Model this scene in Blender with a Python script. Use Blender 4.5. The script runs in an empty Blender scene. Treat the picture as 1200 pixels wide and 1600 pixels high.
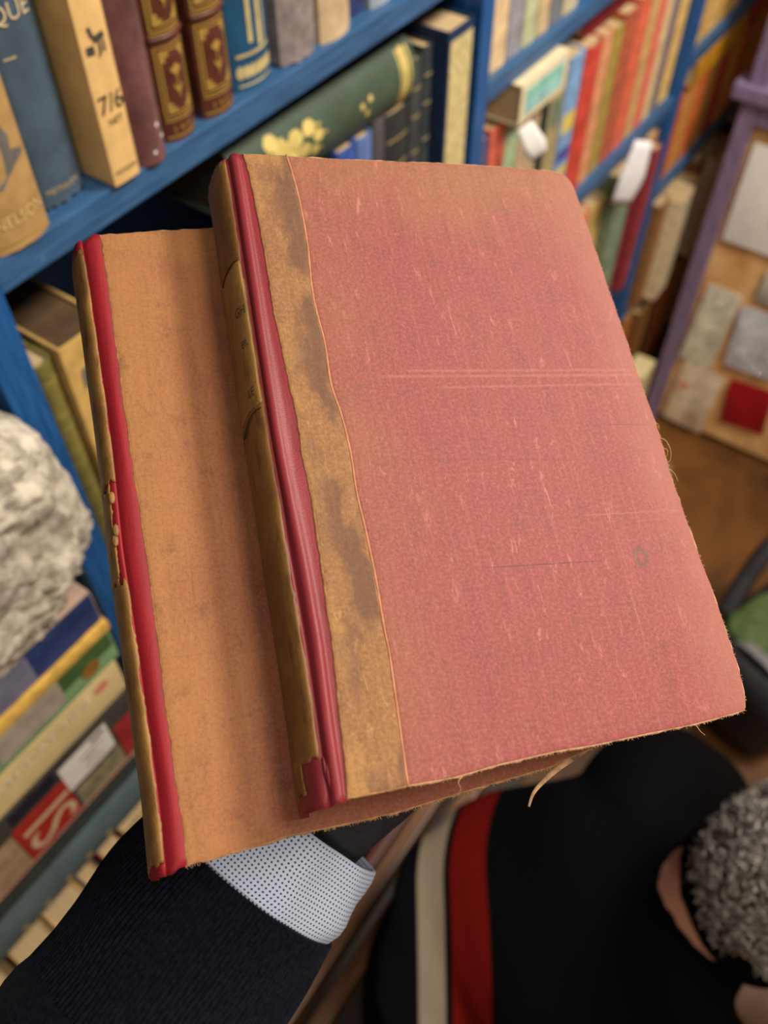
import bpy, bmesh, math, random
from mathutils import Vector, Matrix, noise as mnoise
random.seed(7)
R_ = math.radians
scene = bpy.context.scene
col = scene.collection
H = 1.72                                   # height of the camera above the floor (m)

# ------------------------------------------------------------------ camera
cam_d = bpy.data.cameras.new('camera'); cam = bpy.data.objects.new('camera', cam_d); col.objects.link(cam)
cam.location = (0, 0, H)
cam.rotation_euler = (R_(90 - 51.94), 0, 0)
cam_d.sensor_fit = 'HORIZONTAL'; cam_d.sensor_width = 36.0; cam_d.lens = 36.0 * 1424 / 1200
cam_d.clip_start = 0.01
cam_d.dof.use_dof = True; cam_d.dof.focus_distance = 0.285; cam_d.dof.aperture_fstop = 13.0
scene.camera = cam
scene.view_settings.view_transform = 'Standard'; scene.view_settings.look = 'None'
scene.view_settings.gamma = 1.0; scene.view_settings.use_curve_mapping = False
scene.view_settings.exposure = 0.0

# ------------------------------------------------------------------ light
wd = bpy.data.worlds.new('world'); scene.world = wd; wd.use_nodes = True
bg = wd.node_tree.nodes['Background']; bg.inputs[0].default_value = (1.0, 0.93, 0.86, 1); bg.inputs[1].default_value = 0.35
LAMPS = [((0.60, 0.00, 2.52), 0.50, 13.0), ((1.03, 0.66, 2.52), 0.50, 43.0), ((0.10, -0.85, 2.52), 0.42, 11.0)]  # the last lamp is an unseen fill, added to soften the shadows
def lamp(loc, size, power):
    d = bpy.data.lights.new('ceiling_lamp_light', 'AREA'); d.shape = 'DISK'; d.size = size; d.energy = power; d.color = (1.0, 0.90, 0.77)
    o = bpy.data.objects.new('ceiling_lamp_light', d); col.objects.link(o); o.location = loc; return o
LIGHTS = [lamp(*a) for a in LAMPS]

# ------------------------------------------------------------------ helpers
def srgb(r, g, b):
    f = lambda c: (c/255)/12.92 if c/255 <= .04045 else ((c/255+.055)/1.055)**2.4
    return (f(r), f(g), f(b), 1.0)
def tag(o, label=None, cat=None, group=None, kind=None):
    if label: o['label'] = label
    if cat: o['category'] = cat
    if group: o['group'] = group
    if kind: o['kind'] = kind
    return o
def link(name, me, mats=None, parent=None, smooth=False):
    o = bpy.data.objects.new(name, me); col.objects.link(o)
    if mats is not None:
        for m in (mats if isinstance(mats, (list, tuple)) else [mats]): me.materials.append(m)
    if parent is not None: o.parent = parent
    if smooth:
        for p in me.polygons: p.use_smooth = True
    return o
def from_bm(name, bm, mats=None, parent=None, smooth=False):
    bmesh.ops.recalc_face_normals(bm, faces=bm.faces)
    me = bpy.data.meshes.new(name); bm.to_mesh(me); bm.free()
    return link(name, me, mats, parent, smooth)
def pyd(name, v, f, mats=None, parent=None, smooth=False, fix=True):
    me = bpy.data.meshes.new(name); me.from_pydata([tuple(p) for p in v], [], f); me.update()
    if fix:
        bm = bmesh.new(); bm.from_mesh(me); bmesh.ops.recalc_face_normals(bm, faces=bm.faces); bm.to_mesh(me); bm.free()
    return link(name, me, mats, parent, smooth)
def empty(name, loc=(0, 0, 0), rot=None, matrix=None):
    o = bpy.data.objects.new(name, None); col.objects.link(o); o.empty_display_size = .02
    if matrix is not None: o.matrix_world = matrix
    else:
        o.location = loc
        if rot: o.rotation_euler = rot
    return o
def bm_box(bm, x0, x1, y0, y1, z0, z1, bev=0.0):
    r = bmesh.ops.create_cube(bm, size=1.0)
    bmesh.ops.scale(bm, vec=(x1-x0, y1-y0, z1-z0), verts=r['verts'])
    bmesh.ops.translate(bm, vec=((x0+x1)/2, (y0+y1)/2, (z0+z1)/2), verts=r['verts'])
    if bev > 0:
        es = list({e for v in r['verts'] for e in v.link_edges})
        bmesh.ops.bevel(bm, geom=es, offset=bev, segments=2, affect='EDGES', profile=.7)
def lerp_poly(poly, n):
    P = [Vector(p) for p in poly]; L = [0]
    for a, b in zip(P, P[1:]): L.append(L[-1] + (b-a).length)
    out = []; j = 0
    for i in range(n):
        t = L[-1]*i/(n-1)
        while j < len(P)-2 and L[j+1] < t: j += 1
        d = L[j+1]-L[j]; out.append(P[j].lerp(P[j+1], 0 if d == 0 else (t-L[j])/d))
    return out
def smooth_poly(poly, n):
    """Catmull-Rom through the points, resampled"""
    P = [Vector(p) for p in poly]; Q = []
    for i in range(len(P)-1):
        a = P[max(i-1, 0)]; b = P[i]; c = P[i+1]; d = P[min(i+2, len(P)-1)]
        for k in range(8):
            t = k/8; t2 = t*t; t3 = t2*t
            Q.append(.5*((2*b)+(c-a)*t+(2*a-5*b+4*c-d)*t2+(3*b-a-3*c+d)*t3))
    Q.append(P[-1]); return lerp_poly(Q, n)
def tube(path, radii, seg=12, cap=True, flat=None, up=None):
    """vertices/faces of a closed tube along path; radii a number list or (a,b) list; flat = frame normal hint"""
    P = [Vector(p) for p in path]; n = len(P); V = []; F = []
    ref = Vector(up) if up is not None else Vector((0, 0, 1))
    for i, p in enumerate(P):
        t = (P[min(i+1, n-1)]-P[max(i-1, 0)]).normalized()
        a = t.cross(ref)
        if a.length < 1e-4: a = t.cross(Vector((1, 0, 0)))
        a.normalize(); b = a.cross(t).normalized()
        r = radii[i] if isinstance(radii, (list, tuple)) else radii
        ra, rb = r if isinstance(r, (list, tuple)) else (r, r)
        for k in range(seg):
            w = 2*math.pi*k/seg; V.append(p + a*math.cos(w)*ra + b*math.sin(w)*rb)
    for i in range(n-1):
        for k in range(seg):
            k2 = (k+1) % seg; F.append((i*seg+k, i*seg+k2, (i+1)*seg+k2, (i+1)*seg+k))
    if cap:
        F.append(tuple(range(seg-1, -1, -1))); F.append(tuple((n-1)*seg+k for k in range(seg)))
    return V, F
def joinvf(parts):
    V = []; F = []
    for v, f in parts:
        o = len(V); V += list(v); F += [tuple(i+o for i in q) for q in f]
    return V, F
def ball(c, r, seg=16, rings=10):
    rx, ry, rz = r if isinstance(r, (list, tuple)) else (r, r, r); V = []; F = []
    for i in range(rings+1):
        th = math.pi*i/rings
        for k in range(seg):
            ph = 2*math.pi*k/seg
            V.append(Vector((c[0]+rx*math.sin(th)*math.cos(ph), c[1]+ry*math.sin(th)*math.sin(ph), c[2]+rz*math.cos(th))))
    for i in range(rings):
        for k in range(seg):
            k2 = (k+1) % seg; F.append((i*seg+k, i*seg+k2, (i+1)*seg+k2, (i+1)*seg+k))
    return V, F
def remeshed(name, parts, voxel, smooth_it, mats, parent=None):
    """fuse overlapping closed shapes into one continuous surface"""
    V, F = joinvf(parts)
    bm = bmesh.new(); vs = [bm.verts.new(v) for v in V]
    for f in F:
        try: bm.faces.new([vs[i] for i in f])
        except ValueError: pass
    bmesh.ops.remove_doubles(bm, verts=bm.verts, dist=1e-6)
    bmesh.ops.recalc_face_normals(bm, faces=bm.faces)
    me = bpy.data.meshes.new('raw'); bm.to_mesh(me); bm.free()
    o = bpy.data.objects.new('raw', me); col.objects.link(o)
    m = o.modifiers.new('r', 'REMESH'); m.mode = 'VOXEL'; m.voxel_size = voxel
    if smooth_it:
        s = o.modifiers.new('s', 'SMOOTH'); s.iterations = smooth_it; s.factor = .5
    dg = bpy.context.evaluated_depsgraph_get()
    out = bpy.data.meshes.new_from_object(o.evaluated_get(dg)); out.name = name
    bpy.data.objects.remove(o); bpy.data.meshes.remove(me)
    return link(name, out, mats, parent, True)
_tc = {}
def text_vf(txt, size):
    if (txt, size) in _tc: return _tc[(txt, size)]
    cu = bpy.data.curves.new('t', 'FONT'); cu.body = txt; cu.size = size; cu.align_x = 'CENTER'; cu.align_y = 'CENTER'; cu.resolution_u = 3
    o = bpy.data.objects.new('t', cu); col.objects.link(o)
    dg = bpy.context.evaluated_depsgraph_get(); me = bpy.data.meshes.new_from_object(o.evaluated_get(dg))
    V = [v.co.copy() for v in me.vertices]; F = [tuple(p.vertices) for p in me.polygons]
    bpy.data.objects.remove(o); bpy.data.curves.remove(cu); bpy.data.meshes.remove(me)
    _tc[(txt, size)] = (V, F); return V, F

# ------------------------------------------------------------------ materials
class NT:
    def __init__(s, name):
        s.m = bpy.data.materials.new(name); s.m.use_nodes = True; s.t = s.m.node_tree; s.n = s.t.nodes
        s.b = s.n['Principled BSDF']; s.co = s.n.new('ShaderNodeTexCoord')
    def L(s, a, b): s.t.links.new(a, b)
    def put(s, sock, v):
        if hasattr(v, 'is_output'): s.L(v, sock)
        elif v is not None: sock.default_value = v
    def coord(s, scale=(1, 1, 1), rot=(0, 0, 0), out='Object', loc=(0, 0, 0)):
        q = s.n.new('ShaderNodeMapping'); s.L(s.co.outputs[out], q.inputs[0]); q.inputs['Scale'].default_value = scale
        q.inputs['Rotation'].default_value = rot; q.inputs['Location'].default_value = loc; return q.outputs[0]
    def noise(s, vec, scale, detail=3, rough=.55, dist=0):
        q = s.n.new('ShaderNodeTexNoise'); s.L(vec, q.inputs['Vector']); q.inputs['Scale'].default_value = scale
        q.inputs['Detail'].default_value = detail; q.inputs['Roughness'].default_value = rough; q.inputs['Distortion'].default_value = dist
        return q.outputs['Fac']
    def voro(s, vec, scale, feature='F1'):
        q = s.n.new('ShaderNodeTexVoronoi'); q.feature = feature; s.L(vec, q.inputs['Vector']); q.inputs['Scale'].default_value = scale
        return q.outputs['Distance']
    def math(s, op, a, b=None, clamp=False):
        q = s.n.new('ShaderNodeMath'); q.operation = op; q.use_clamp = clamp; s.put(q.inputs[0], a)
        if b is not None: s.put(q.inputs[1], b)
        return q.outputs[0]
    def mr(s, v, a, b, c=0.0, d=1.0, smooth=True):
        q = s.n.new('ShaderNodeMapRange'); q.interpolation_type = 'SMOOTHSTEP' if smooth else 'LINEAR'; s.put(q.inputs[0], v)
        for i, x in enumerate((a, b, c, d)): q.inputs[i+1].default_value = x
        return q.outputs[0]
    def mix(s, f, a, b, mode='MIX'):
        q = s.n.new('ShaderNodeMix'); q.data_type = 'RGBA'; q.blend_type = mode
        s.put(q.inputs[0], f); s.put(q.inputs[6], a); s.put(q.inputs[7], b); return q.outputs[2]
    def sep(s, vec):
        q = s.n.new('ShaderNodeSeparateXYZ'); s.L(vec, q.inputs[0]); return q.outputs
    def comb(s, x, y, z):
        q = s.n.new('ShaderNodeCombineXYZ')
        for i, v in enumerate((x, y, z)): s.put(q.inputs[i], v)
        return q.outputs[0]
    def bump(s, h, strength, dist, prev=None):
        q = s.n.new('ShaderNodeBump'); q.inputs['Strength'].default_value = strength; q.inputs['Distance'].default_value = dist
        s.L(h, q.inputs['Height'])
        if prev is not None: s.L(prev, q.inputs['Normal'])
        return q.outputs[0]
    def done(s, color=None, rough=None, normal=None, metal=None, spec=None, sheen=None, coat=None):
        b = s.b.inputs
        s.put(b['Base Color'], color); s.put(b['Roughness'], rough); s.put(b['Metallic'], metal); s.put(b['Specular IOR Level'], spec)
        if normal is not None: s.L(normal, b['Normal'])
        if sheen is not None: b['Sheen Weight'].default_value = sheen; b['Sheen Roughness'].default_value = .6
        if coat is not None: b['Coat Weight'].default_value = coat; b['Coat Roughness'].default_value = .08
        return s.m
_mc = {}
def cloth(rgb, rough=.7, var=.22, scale=60, bump=.25, coat=None, spec=.3, grain=900):
    """plain book cloth / paper: noise-varied colour and fine relief"""
    key = (rgb, rough, var, scale, bump, coat, spec, grain)
    if key in _mc: return _mc[key]
    t = NT('cloth_%d_%d_%d' % rgb); c = srgb(*rgb); v = t.coord()
    n = t.noise(v, scale, 4); dark = tuple(x*(1-var) for x in c[:3])+(1,); lite = tuple(min(1, x*(1+var)) for x in c[:3])+(1,)
    m = t.done(t.mix(t.mr(n, .3, .7), dark, lite), rough, t.bump(t.noise(v, grain, 2), bump, .0004), spec=spec, coat=coat)
    _mc[key] = m; return m
def paint(name, rgb, streak=(3, 40, 40), rough=.45, var=.25, rot=0.0):
    t = NT(name); c = srgb(*rgb); v = t.coord(scale=streak, rot=(0, 0, rot))
    n = t.noise(v, 6, 5, .6); worn = t.mr(t.noise(t.coord(), 45, 5, .7), .66, .76)
    dk = tuple(x*(1-var) for x in c[:3])+(1,); lt = tuple(min(1, x*(1+var)+.01) for x in c[:3])+(1,)
    cc = t.mix(t.mr(n, .3, .7), dk, lt); cc = t.mix(t.math('MULTIPLY', worn, .35), cc, srgb(150, 165, 180))
    return t.done(cc, rough, t.bump(n, .3, .0015), spec=.4)
GILT = NT('gilt').done(srgb(222, 186, 96), .38, metal=.55)
PAGES_T = NT('page_edges')
_v = PAGES_T.coord(scale=(1600, 3, 3)); PAGES = PAGES_T.done(PAGES_T.mix(PAGES_T.mr(PAGES_T.noise(_v, 1.0, 2), .3, .7), srgb(176, 146, 104), srgb(214, 190, 146)), .85)
INK = cloth((52, 44, 40), .8, .1)

# ------------------------------------------------------------------ the two held books
BU = Vector((.9357785, .25250951, -.24608443)); BV = Vector((.17951174, -.94190767, -.2838758)); BN = Vector((.30347015, -.22146983, .92674537))
BO = Vector((-.04816535, .28890544, H-.1697464))
def frame(u=0, v=0, w=0):
    o = BO + BU*u + BV*v + BN*w
    return Matrix(((BU.x, -BV.x, BN.x, o.x), (BU.y, -BV.y, BN.y, o.y), (BU.z, -BV.z, BN.z, o.z), (0, 0, 0, 1)))

def line_mark(t, xm, ym, x0, x1, y0, slope, width):
    """soft narrow line y = y0 + slope*(x-x0), for x0 < x < x1 (mm)"""
    yy = t.math('SUBTRACT', ym, t.math('ADD', t.math('MULTIPLY', t.math('SUBTRACT', xm, x0), slope), y0))
    m = t.mr(t.math('ABSOLUTE', yy), width, 0.0)
    return t.math('MULTIPLY', m, t.math('MULTIPLY', t.mr(xm, x0, x0+6), t.mr(xm, x1, x1-6)))
def worn_cloth(name, red, tan, dark, top_fade, left_fade, amount, marks, ox=0.0, oy=0.0, lite=srgb(172, 104, 95), fleck=.8):
    """faded red book cloth; ox/oy shift the noise so no two boards match. xm, ym in mm across and down the board"""
    t = NT(name); v = t.coord(scale=(1000, -1000, 1000), loc=(0, 0, 0)); X, Y, Z = t.sep(v)
    vo = t.coord(loc=(ox, oy, 0))
    big = t.noise(vo, 28, 4, .6); mid = t.noise(vo, 90, 4, .65)
    streak = t.noise(t.coord(scale=(120, 26, 60), loc=(ox, oy, 0)), 1.0, 6, .7, .4)
    hstreak = t.noise(t.coord(scale=(24, 160, 60), loc=(ox, oy, 0)), 1.0, 6, .7, .4)
    j = t.math('MULTIPLY', t.math('SUBTRACT', big, .5), 60.0)
    fs = t.mr(t.math('ADD', Y, j), top_fade[1], top_fade[0])
    fl = t.mr(t.math('ADD', X, j), left_fade[1], left_fade[0])
    fade = t.math('MAXIMUM', t.math('MULTIPLY', fs, .9), t.math('MULTIPLY', fl, amount))
    fade = t.math('ADD', fade, t.math('MULTIPLY', t.math('SUBTRACT', mid, .5), .55), True)
    c = t.mix(fade, red, tan)
    c = t.mix(t.math('MULTIPLY', t.mr(streak, .50, .80), .30), c, dark)
    c = t.mix(t.math('MULTIPLY', t.mr(hstreak, .5, .8), .14), c, dark)
    warp = t.noise(t.coord(scale=(620, 22, 60), loc=(ox, oy, 0)), 1.0, 4, .7, .3); weft = t.noise(t.coord(scale=(26, 700, 60), loc=(ox, oy, 0)), 1.0, 4, .7, .3)
    c = t.mix(t.math('MULTIPLY', t.mr(warp, .50, .80), .30), c, dark); c = t.mix(t.math('MULTIPLY', t.mr(warp, .50, .25), .22), c, lite)
    c = t.mix(t.math('MULTIPLY', t.mr(weft, .52, .82), .24), c, dark); c = t.mix(t.math('MULTIPLY', t.mr(mid, .52, .75), .30 if fleck > .5 else .55), c, dark)
    wear = t.noise(t.coord(scale=(330, 90, 100), rot=(0, 0, .25), loc=(ox, oy, 0)), 1.0, 5, .75, .6)
    zone = t.mr(t.noise(vo, 17, 2), .36, .56)
    fl1 = t.math('MULTIPLY', t.mr(wear, .57, .70), zone)
    c = t.mix(t.math('MULTIPLY', fl1, fleck), c, lite)
    fine = t.noise(vo, 900, 3, .7)
    c = t.mix(t.math('MULTIPLY', t.mr(fine, .42, .75), .36), c, lite)
    c = t.mix(t.math('MULTIPLY', t.mr(fine, .52, .25), .30), c, dark)
    hs = t.math('MULTIPLY', fl1, 1.0)
    for (x0, x1, y0, sl, wd_, kind, k) in marks:
        m = line_mark(t, X, Y, x0, x1, y0, sl, wd_)
        m = t.math('MULTIPLY', m, t.mr(t.noise(t.coord(scale=(60, 60, 60)), 3, 3), .25, .6, .35, 1))
        c = t.mix(t.math('MULTIPLY', m, k), c, lite if kind == 'l' else dark)
    weave = t.math('ADD', t.noise(t.coord(scale=(700, 3200, 900)), 1.0, 1), t.noise(t.coord(scale=(3200, 700, 900)), 1.0, 1))
    nrm = t.bump(weave, .35, .0002); nrm = t.bump(wear, .35, .0005, nrm); nrm = t.bump(mid, .3, .0012, nrm)
    return t, c, nrm, X, Y
RED, TAN, DARK = srgb(129, 52, 52), srgb(133, 83, 45), srgb(84, 36, 32)
t, c, nrm, X, Y = worn_cloth('faded_red_cloth', RED, TAN, DARK, (2, 46), (8, 52), .55,
    [(40, 134, 86.2, -.012, .8, 'l', .38), (30, 134, 88.4, -.012, .9, 'l', .38), (50, 134, 92.5, -.02, .8, 'l', .34),
     (53, 98, 155.2, .015, .35, 'd', .9), (108, 134, 107, .012, .35, 'd', .8), (30, 100, 118, .03, .4, 'd', .35), (90, 134, 140, 0, .5, 'l', .3),
     (24, 30, 60, 3.0, .4, 'l', .3)])
# small ring stain low on the fore-edge side
dx = t.math('SUBTRACT', X, 110.5); dy = t.math('MULTIPLY', t.math('SUBTRACT', Y, 155.5), .8)
rad = t.math('ADD', t.math('SQRT', t.math('ADD', t.math('MULTIPLY', dx, dx), t.math('MULTIPLY', dy, dy))), t.math('MULTIPLY', t.math('SUBTRACT', t.noise(t.coord(), 700, 3), .5), 2.5))
ring = t.mr(t.math('ABSOLUTE', t.math('SUBTRACT', rad, 2.1)), 1.3, .2)
c = t.mix(t.math('MULTIPLY', ring, .6), c, srgb(84, 62, 50))
# bleached towards the fore edge and the two outer corners
edge = t.mr(t.math('ADD', X, t.math('MULTIPLY', t.noise(t.coord(), 60, 3), 16)), 118, 146)
c = t.mix(t.math('MULTIPLY', edge, .55), c, srgb(152, 96, 78))
M_BOARD = t.done(c, .62, nrm, spec=.35, sheen=.15)
t, c, nrm, X, Y = worn_cloth('faded_tan_cloth_band', srgb(130, 88, 49), srgb(148, 107, 57), srgb(80, 52, 36), (0, 10), (1, 7), .9, [], 3.1, 1.7, srgb(172, 130, 84))
blk = t.noise(t.coord(scale=(70, 34, 60), loc=(.3, .2, 0)), 1.0, 4, .55); side = t.mr(X, 2, 13)
stain = t.math('MULTIPLY', t.mr(blk, .44, .56), t.math('ADD', t.math('MULTIPLY', side, .75), .08))
c = t.mix(t.math('MULTIPLY', stain, .8), c, srgb(78, 48, 37))
M_BAND = t.done(c, .66, nrm, spec=.3, sheen=.1)
t, c, nrm, X, Y = worn_cloth('faded_red_brown_cloth', srgb(128, 68, 50), srgb(150, 101, 52), srgb(88, 47, 31), (0, 34), (-4, 62), .95,
    [(8, 34, 52, 2.3, .5, 'd', .5), (30, 80, 60, .01, .5, 'd', .25)], 1.3, 4.4, srgb(160, 110, 78), .25)
M_BOARD2 = t.done(c, .66, nrm, spec=.3, sheen=.1)
def tan_spine(name, a, b, d, seed):
    t = NT(name); v = t.coord(loc=(seed, 0, 0)); n = t.noise(v, 60, 5, .65); s = t.noise(t.coord(scale=(60, 14, 60), loc=(seed, 0, 0)), 4.0, 4, .6)
    c = t.mix(t.mr(n, .35, .65), a, b); c = t.mix(t.math('MULTIPLY', t.mr(s, .52, .68), .6), c, d)
    return t.done(c, .55, t.bump(t.noise(v, 900, 3), .35, .0005), spec=.35)
M_SPINE = tan_spine('tan_spine_cloth', srgb(100, 68, 31), srgb(120, 84, 41), srgb(70, 45, 20), 0.0)
M_SPINE2 = tan_spine('tan_spine_cloth_worn', srgb(116, 82, 37), srgb(142, 104, 54), srgb(74, 49, 22), 2.0)
M_LABEL = tan_spine('spine_label_paper', srgb(122, 90, 44), srgb(136, 102, 52), srgb(92, 64, 32), 5.0)
def red_joint(name, rgb, rgh):
    t = NT(name); n = t.noise(t.coord(scale=(300, 30, 100)), 1.0, 4, .6); wv = t.noise(t.coord(scale=(900, 2600, 900)), 1.0, 2)
    c = t.mix(t.mr(n, .3, .7), tuple(x*.8 for x in srgb(*rgb)[:3])+(1,), srgb(*rgb))
    return t.done(c, rgh, t.bump(wv, .35, .00025, t.bump(n, .3, .0006)), spec=.32)
M_JOINT = red_joint('dusky_red_joint', (128, 40, 47), .46); M_JOINT2 = red_joint('crimson_joint', (136, 20, 31), .62)
M_FRAY = cloth((182, 144, 110), .9, .25, 300); M_FRAY2 = cloth((160, 118, 78), .9, .3, 300)

def slab(name, L, Rt, T, Bm, w, thick, nu, nv, mats, parent, off=(0, 0), jit=.0, rim=.45, wob=.12):
    """a board: Coons patch between four edge lines (mm), with rounded rim, thickness and uneven edges"""
    rnd = random.Random(hash(name) % 1000 if False else len(name)*17+nu)
    L = smooth_poly(L, 200); Rt = smooth_poly(Rt, 200); T = lerp_poly(T, 200); Bm = lerp_poly(Bm, 200)
    def at(P, t):
        x = t*(len(P)-1); i = min(int(x), len(P)-2); return P[i].lerp(P[i+1], x-i)
    def params(n, length):
        e = .5/length; return [0, e, 2.2*e] + [2.2*e + (1-4.4*e)*(i/(n-1)) for i in range(1, n-1)] + [1-2.2*e, 1-e, 1]
    A = params(nu, max((T[-1]-T[0]).length, 1)); B = params(nv, max((L[-1]-L[0]).length, 1))
    V = []; na, nb = len(A), len(B)
    for jb, b in enumerate(B):
        for ia, a in enumerate(A):
            l, r, tt, bb = at(L, b), at(Rt, b), at(T, a), at(Bm, a)
            p = l*(1-a)+r*a + tt*(1-b)+bb*b - (T[0]*(1-a)*(1-b)+T[-1]*a*(1-b)+Bm[0]*(1-a)*b+Bm[-1]*a*b)
            k = 2 - min(ia, jb, na-1-ia, nb-1-jb)
            z = w - (rim if k == 2 else rim*.28 if k == 1 else 0) + wob*(mnoise.noise(Vector((p.x*.05, p.y*.05, w)))+.4*mnoise.noise(Vector((p.x*.17, p.y*.17, 3+w))))
            dx_ = dy_ = 0
            if k == 2:
                dx_ = jit*mnoise.noise(Vector((p.x*.5, p.y*.5, 9))) + .5*jit*rnd.uniform(-1, 1); dy_ = jit*mnoise.noise(Vector((p.x*.5, p.y*.5, 19))) + .5*jit*rnd.uniform(-1, 1)
            V.append(((p.x+dx_-off[0])*.001, -(p.y+dy_-off[1])*.001, z*.001))
    F = []; MI = []
    for jb in range(nb-1):
        for ia in range(na-1):
            F.append((jb*na+ia, (jb+1)*na+ia, (jb+1)*na+ia+1, jb*na+ia+1)); MI.append(1 if min(ia, jb, na-2-ia, nb-2-jb) == 0 and jit > 0 else 0)
    loop = [ia for ia in range(na)] + [jb*na+na-1 for jb in range(1, nb)] + [(nb-1)*na+ia for ia in range(na-2, -1, -1)] + [jb*na for jb in range(nb-2, 0, -1)]
    base = len(V)
    for i in loop: V.append((V[i][0], V[i][1], (w-thick)*.001))
    m = len(loop)
    for k in range(m):
        k2 = (k+1) % m; F.append((loop[k], loop[k2], base+k2, base+k)); MI.append(1 if jit > 0 else 0)
    F.append(tuple(base+k for k in range(m))); MI.append(0)
    o = pyd(name, V, F, mats, parent, True, fix=False)
    for p, i in zip(o.data.polygons, MI): p.material_index = i
    bm = bmesh.new(); bm.from_mesh(o.data); bmesh.ops.recalc_face_normals(bm, faces=bm.faces); bm.to_mesh(o.data); bm.free()
    return o
def sweep(name, rails, mat, parent, off=(0, 0), n=80, thick=.5, sub=4, ends=0.0):
    """surface through rails [(poly mm, w)], a shell of the given thickness"""
    Rl = [(smooth_poly(p, n), w) for p, w in rails]; V = []; rows = []
    for i in range(n):
        pts = [Vector((P[i].x, P[i].y, w)) for P, w in Rl]
        row = smooth_poly(pts, (len(pts)-1)*sub+1); rows.append(row)
    m = len(rows[0])
    for row in rows:
        for p in row: V.append(((p.x-off[0])*.001, -(p.y-off[1])*.001, (p.z)*.001))
    b = len(V)
    for row in rows:
        for p in row: V.append(((p.x+thick*.3-off[0])*.001, -(p.y-off[1])*.001, (p.z-thick)*.001))
    F = [(i*m+k, (i+1)*m+k, (i+1)*m+k+1, i*m+k+1) for i in range(n-1) for k in range(m-1)]
    F += [(b+i*m+k, b+i*m+k+1, b+(i+1)*m+k+1, b+(i+1)*m+k) for i in range(n-1) for k in range(m-1)]
    for i in range(n-1):
        F += [(i*m, b+i*m, b+(i+1)*m, (i+1)*m), (i*m+m-1, (i+1)*m+m-1, b+(i+1)*m+m-1, b+i*m+m-1)]
    for k in range(m-1):
        F += [(k, k+1, b+k+1, b+k), ((n-1)*m+k, b+(n-1)*m+k, b+(n-1)*m+k+1, (n-1)*m+k+1)]
    return pyd(name, V, F, mat, parent, True)
def spine_pt(u0, w0, w1, bulge, phi, lift=0.0):
    c = (w0+w1)/2; h = (w0-w1)/2
    return u0 - (bulge+lift)*math.sin(phi)**.8, c + (h+lift*.6)*math.cos(phi)
def spine_shell(name, edge, w0, w1, bulge, v0, v1, mat, parent, off, p0=0.0, p1=math.pi, lift=0.0, rag=0.0, nseg=18, n=70, thick=1.0):
    """rounded back between front edge line `edge` (list of (u,v) mm) and the back board"""
    E_ = smooth_poly(edge, 240)
    def u_at(v):
        for a, b in zip(E_, E_[1:]):
            if b.y >= v and b.y > a.y: return a.x + (b.x-a.x)*max(0, min(1, (v-a.y)/(b.y-a.y)))
        return E_[-1].x
    V = []
    for layer in (0, 1):
        for i in range(n):
            v = v0 + (v1-v0)*i/(n-1)
            for k in range(nseg+1):
                q = p0 + rag*.10*mnoise.noise(Vector((v*.12, 3, 1))) + rag*.05*mnoise.noise(Vector((v*.6, 3, 1))) if k == 0 else p0
                phi = (q if k == 0 else p0) + (p1-p0)*k/nseg
                uu, ww = spine_pt(u_at(v), w0, w1, bulge, max(phi, .001), lift - layer*thick)
                vv = v + (rag*2.0*mnoise.noise(Vector((phi*4, v, 7))) if i in (0, n-1) else 0)
                V.append(((uu-off[0])*.001, -(vv-off[1])*.001, ww*.001))
    m = nseg+1; b = n*m
    F = [(i*m+k, (i+1)*m+k, (i+1)*m+k+1, i*m+k+1) for i in range(n-1) for k in range(m-1)]
    F += [(b+i*m+k, b+i*m+k+1, b+(i+1)*m+k+1, b+(i+1)*m+k) for i in range(n-1) for k in range(m-1)]
    for i in range(n-1): F += [(i*m, b+i*m, b+(i+1)*m, (i+1)*m), (i*m+m-1, (i+1)*m+m-1, b+(i+1)*m+m-1, b+i*m+m-1)]
    for k in range(m-1): F += [(k, k+1, b+k+1, b+k), ((n-1)*m+k, b+(n-1)*m+k, b+(n-1)*m+k+1, (n-1)*m+k+1)]
    return pyd(name, V, F, mat, parent, True), u_at
def strand(name, pts, r, mat, parent, off, n=24):
    P = smooth_poly([(p[0]-off[0], -(p[1]-off[1]), p[2]) for p in pts], n)
    V, F = tube([q*.001 for q in P], [r*.001*(1-.6*i/(n-1)) for i in range(n)], 5)
    return pyd(name, V, F, mat, parent, True)

# ---- upper book
band_left = [(-.1, .2), (.8, 11.3), (1.5, 30.6), (1.7, 46.1), (1.6, 62.5), (2.2, 78.3), (2.9, 93.5), (3.5, 102), (3.1, 114.8), (3.3, 120.3), (3.7, 132.6), (3.4, 147.5), (3.1, 160.2), (2.6, 176.9), (1.8, 191.1), (1.0, 205.2), (.1, 214.9)]
red_left = [(-5.6, .2), (-5.2, 20), (-5.3, 43.5), (-5.1, 62), (-5, 80), (-5, 108.8), (-4.6, 126.7), (-4.7, 144.3), (-4.4, 160), (-4.2, 173), (-4.2, 190), (-4.4, 202), (-4.6, 216)]
ridge = [(-2.6, .2), (-2.6, 30.2), (-2.6, 53.4), (-2.7, 78.4), (-2.6, 108.9), (-1.9, 131.3), (-1.2, 147.2), (-.9, 164.9), (-.8, 173.4), (-1.3, 191.3), (-1.5, 201.4), (-1.6, 215.6)]
crease = [(15.2, -.9), (16.1, 7.2), (16.9, 19.7), (16.9, 37.4), (15.7, 53.7), (15.8, 65), (16.6, 75.9), (16.2, 91.2), (17.7, 102.1), (18.4, 115.2), (18, 128.9), (18.6, 140.9), (18.9, 156.5), (18.7, 171.8), (18.8, 178.6), (17.9, 197.8), (17.1, 214.3)]
top1 = [(15.2, -.9), (42.1, -2.2), (77.9, -4.5), (105.2, -5.6), (122.2, -5.9), (127.6, -4.9), (129.8, -2.2), (130.6, 1.9)]
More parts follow.
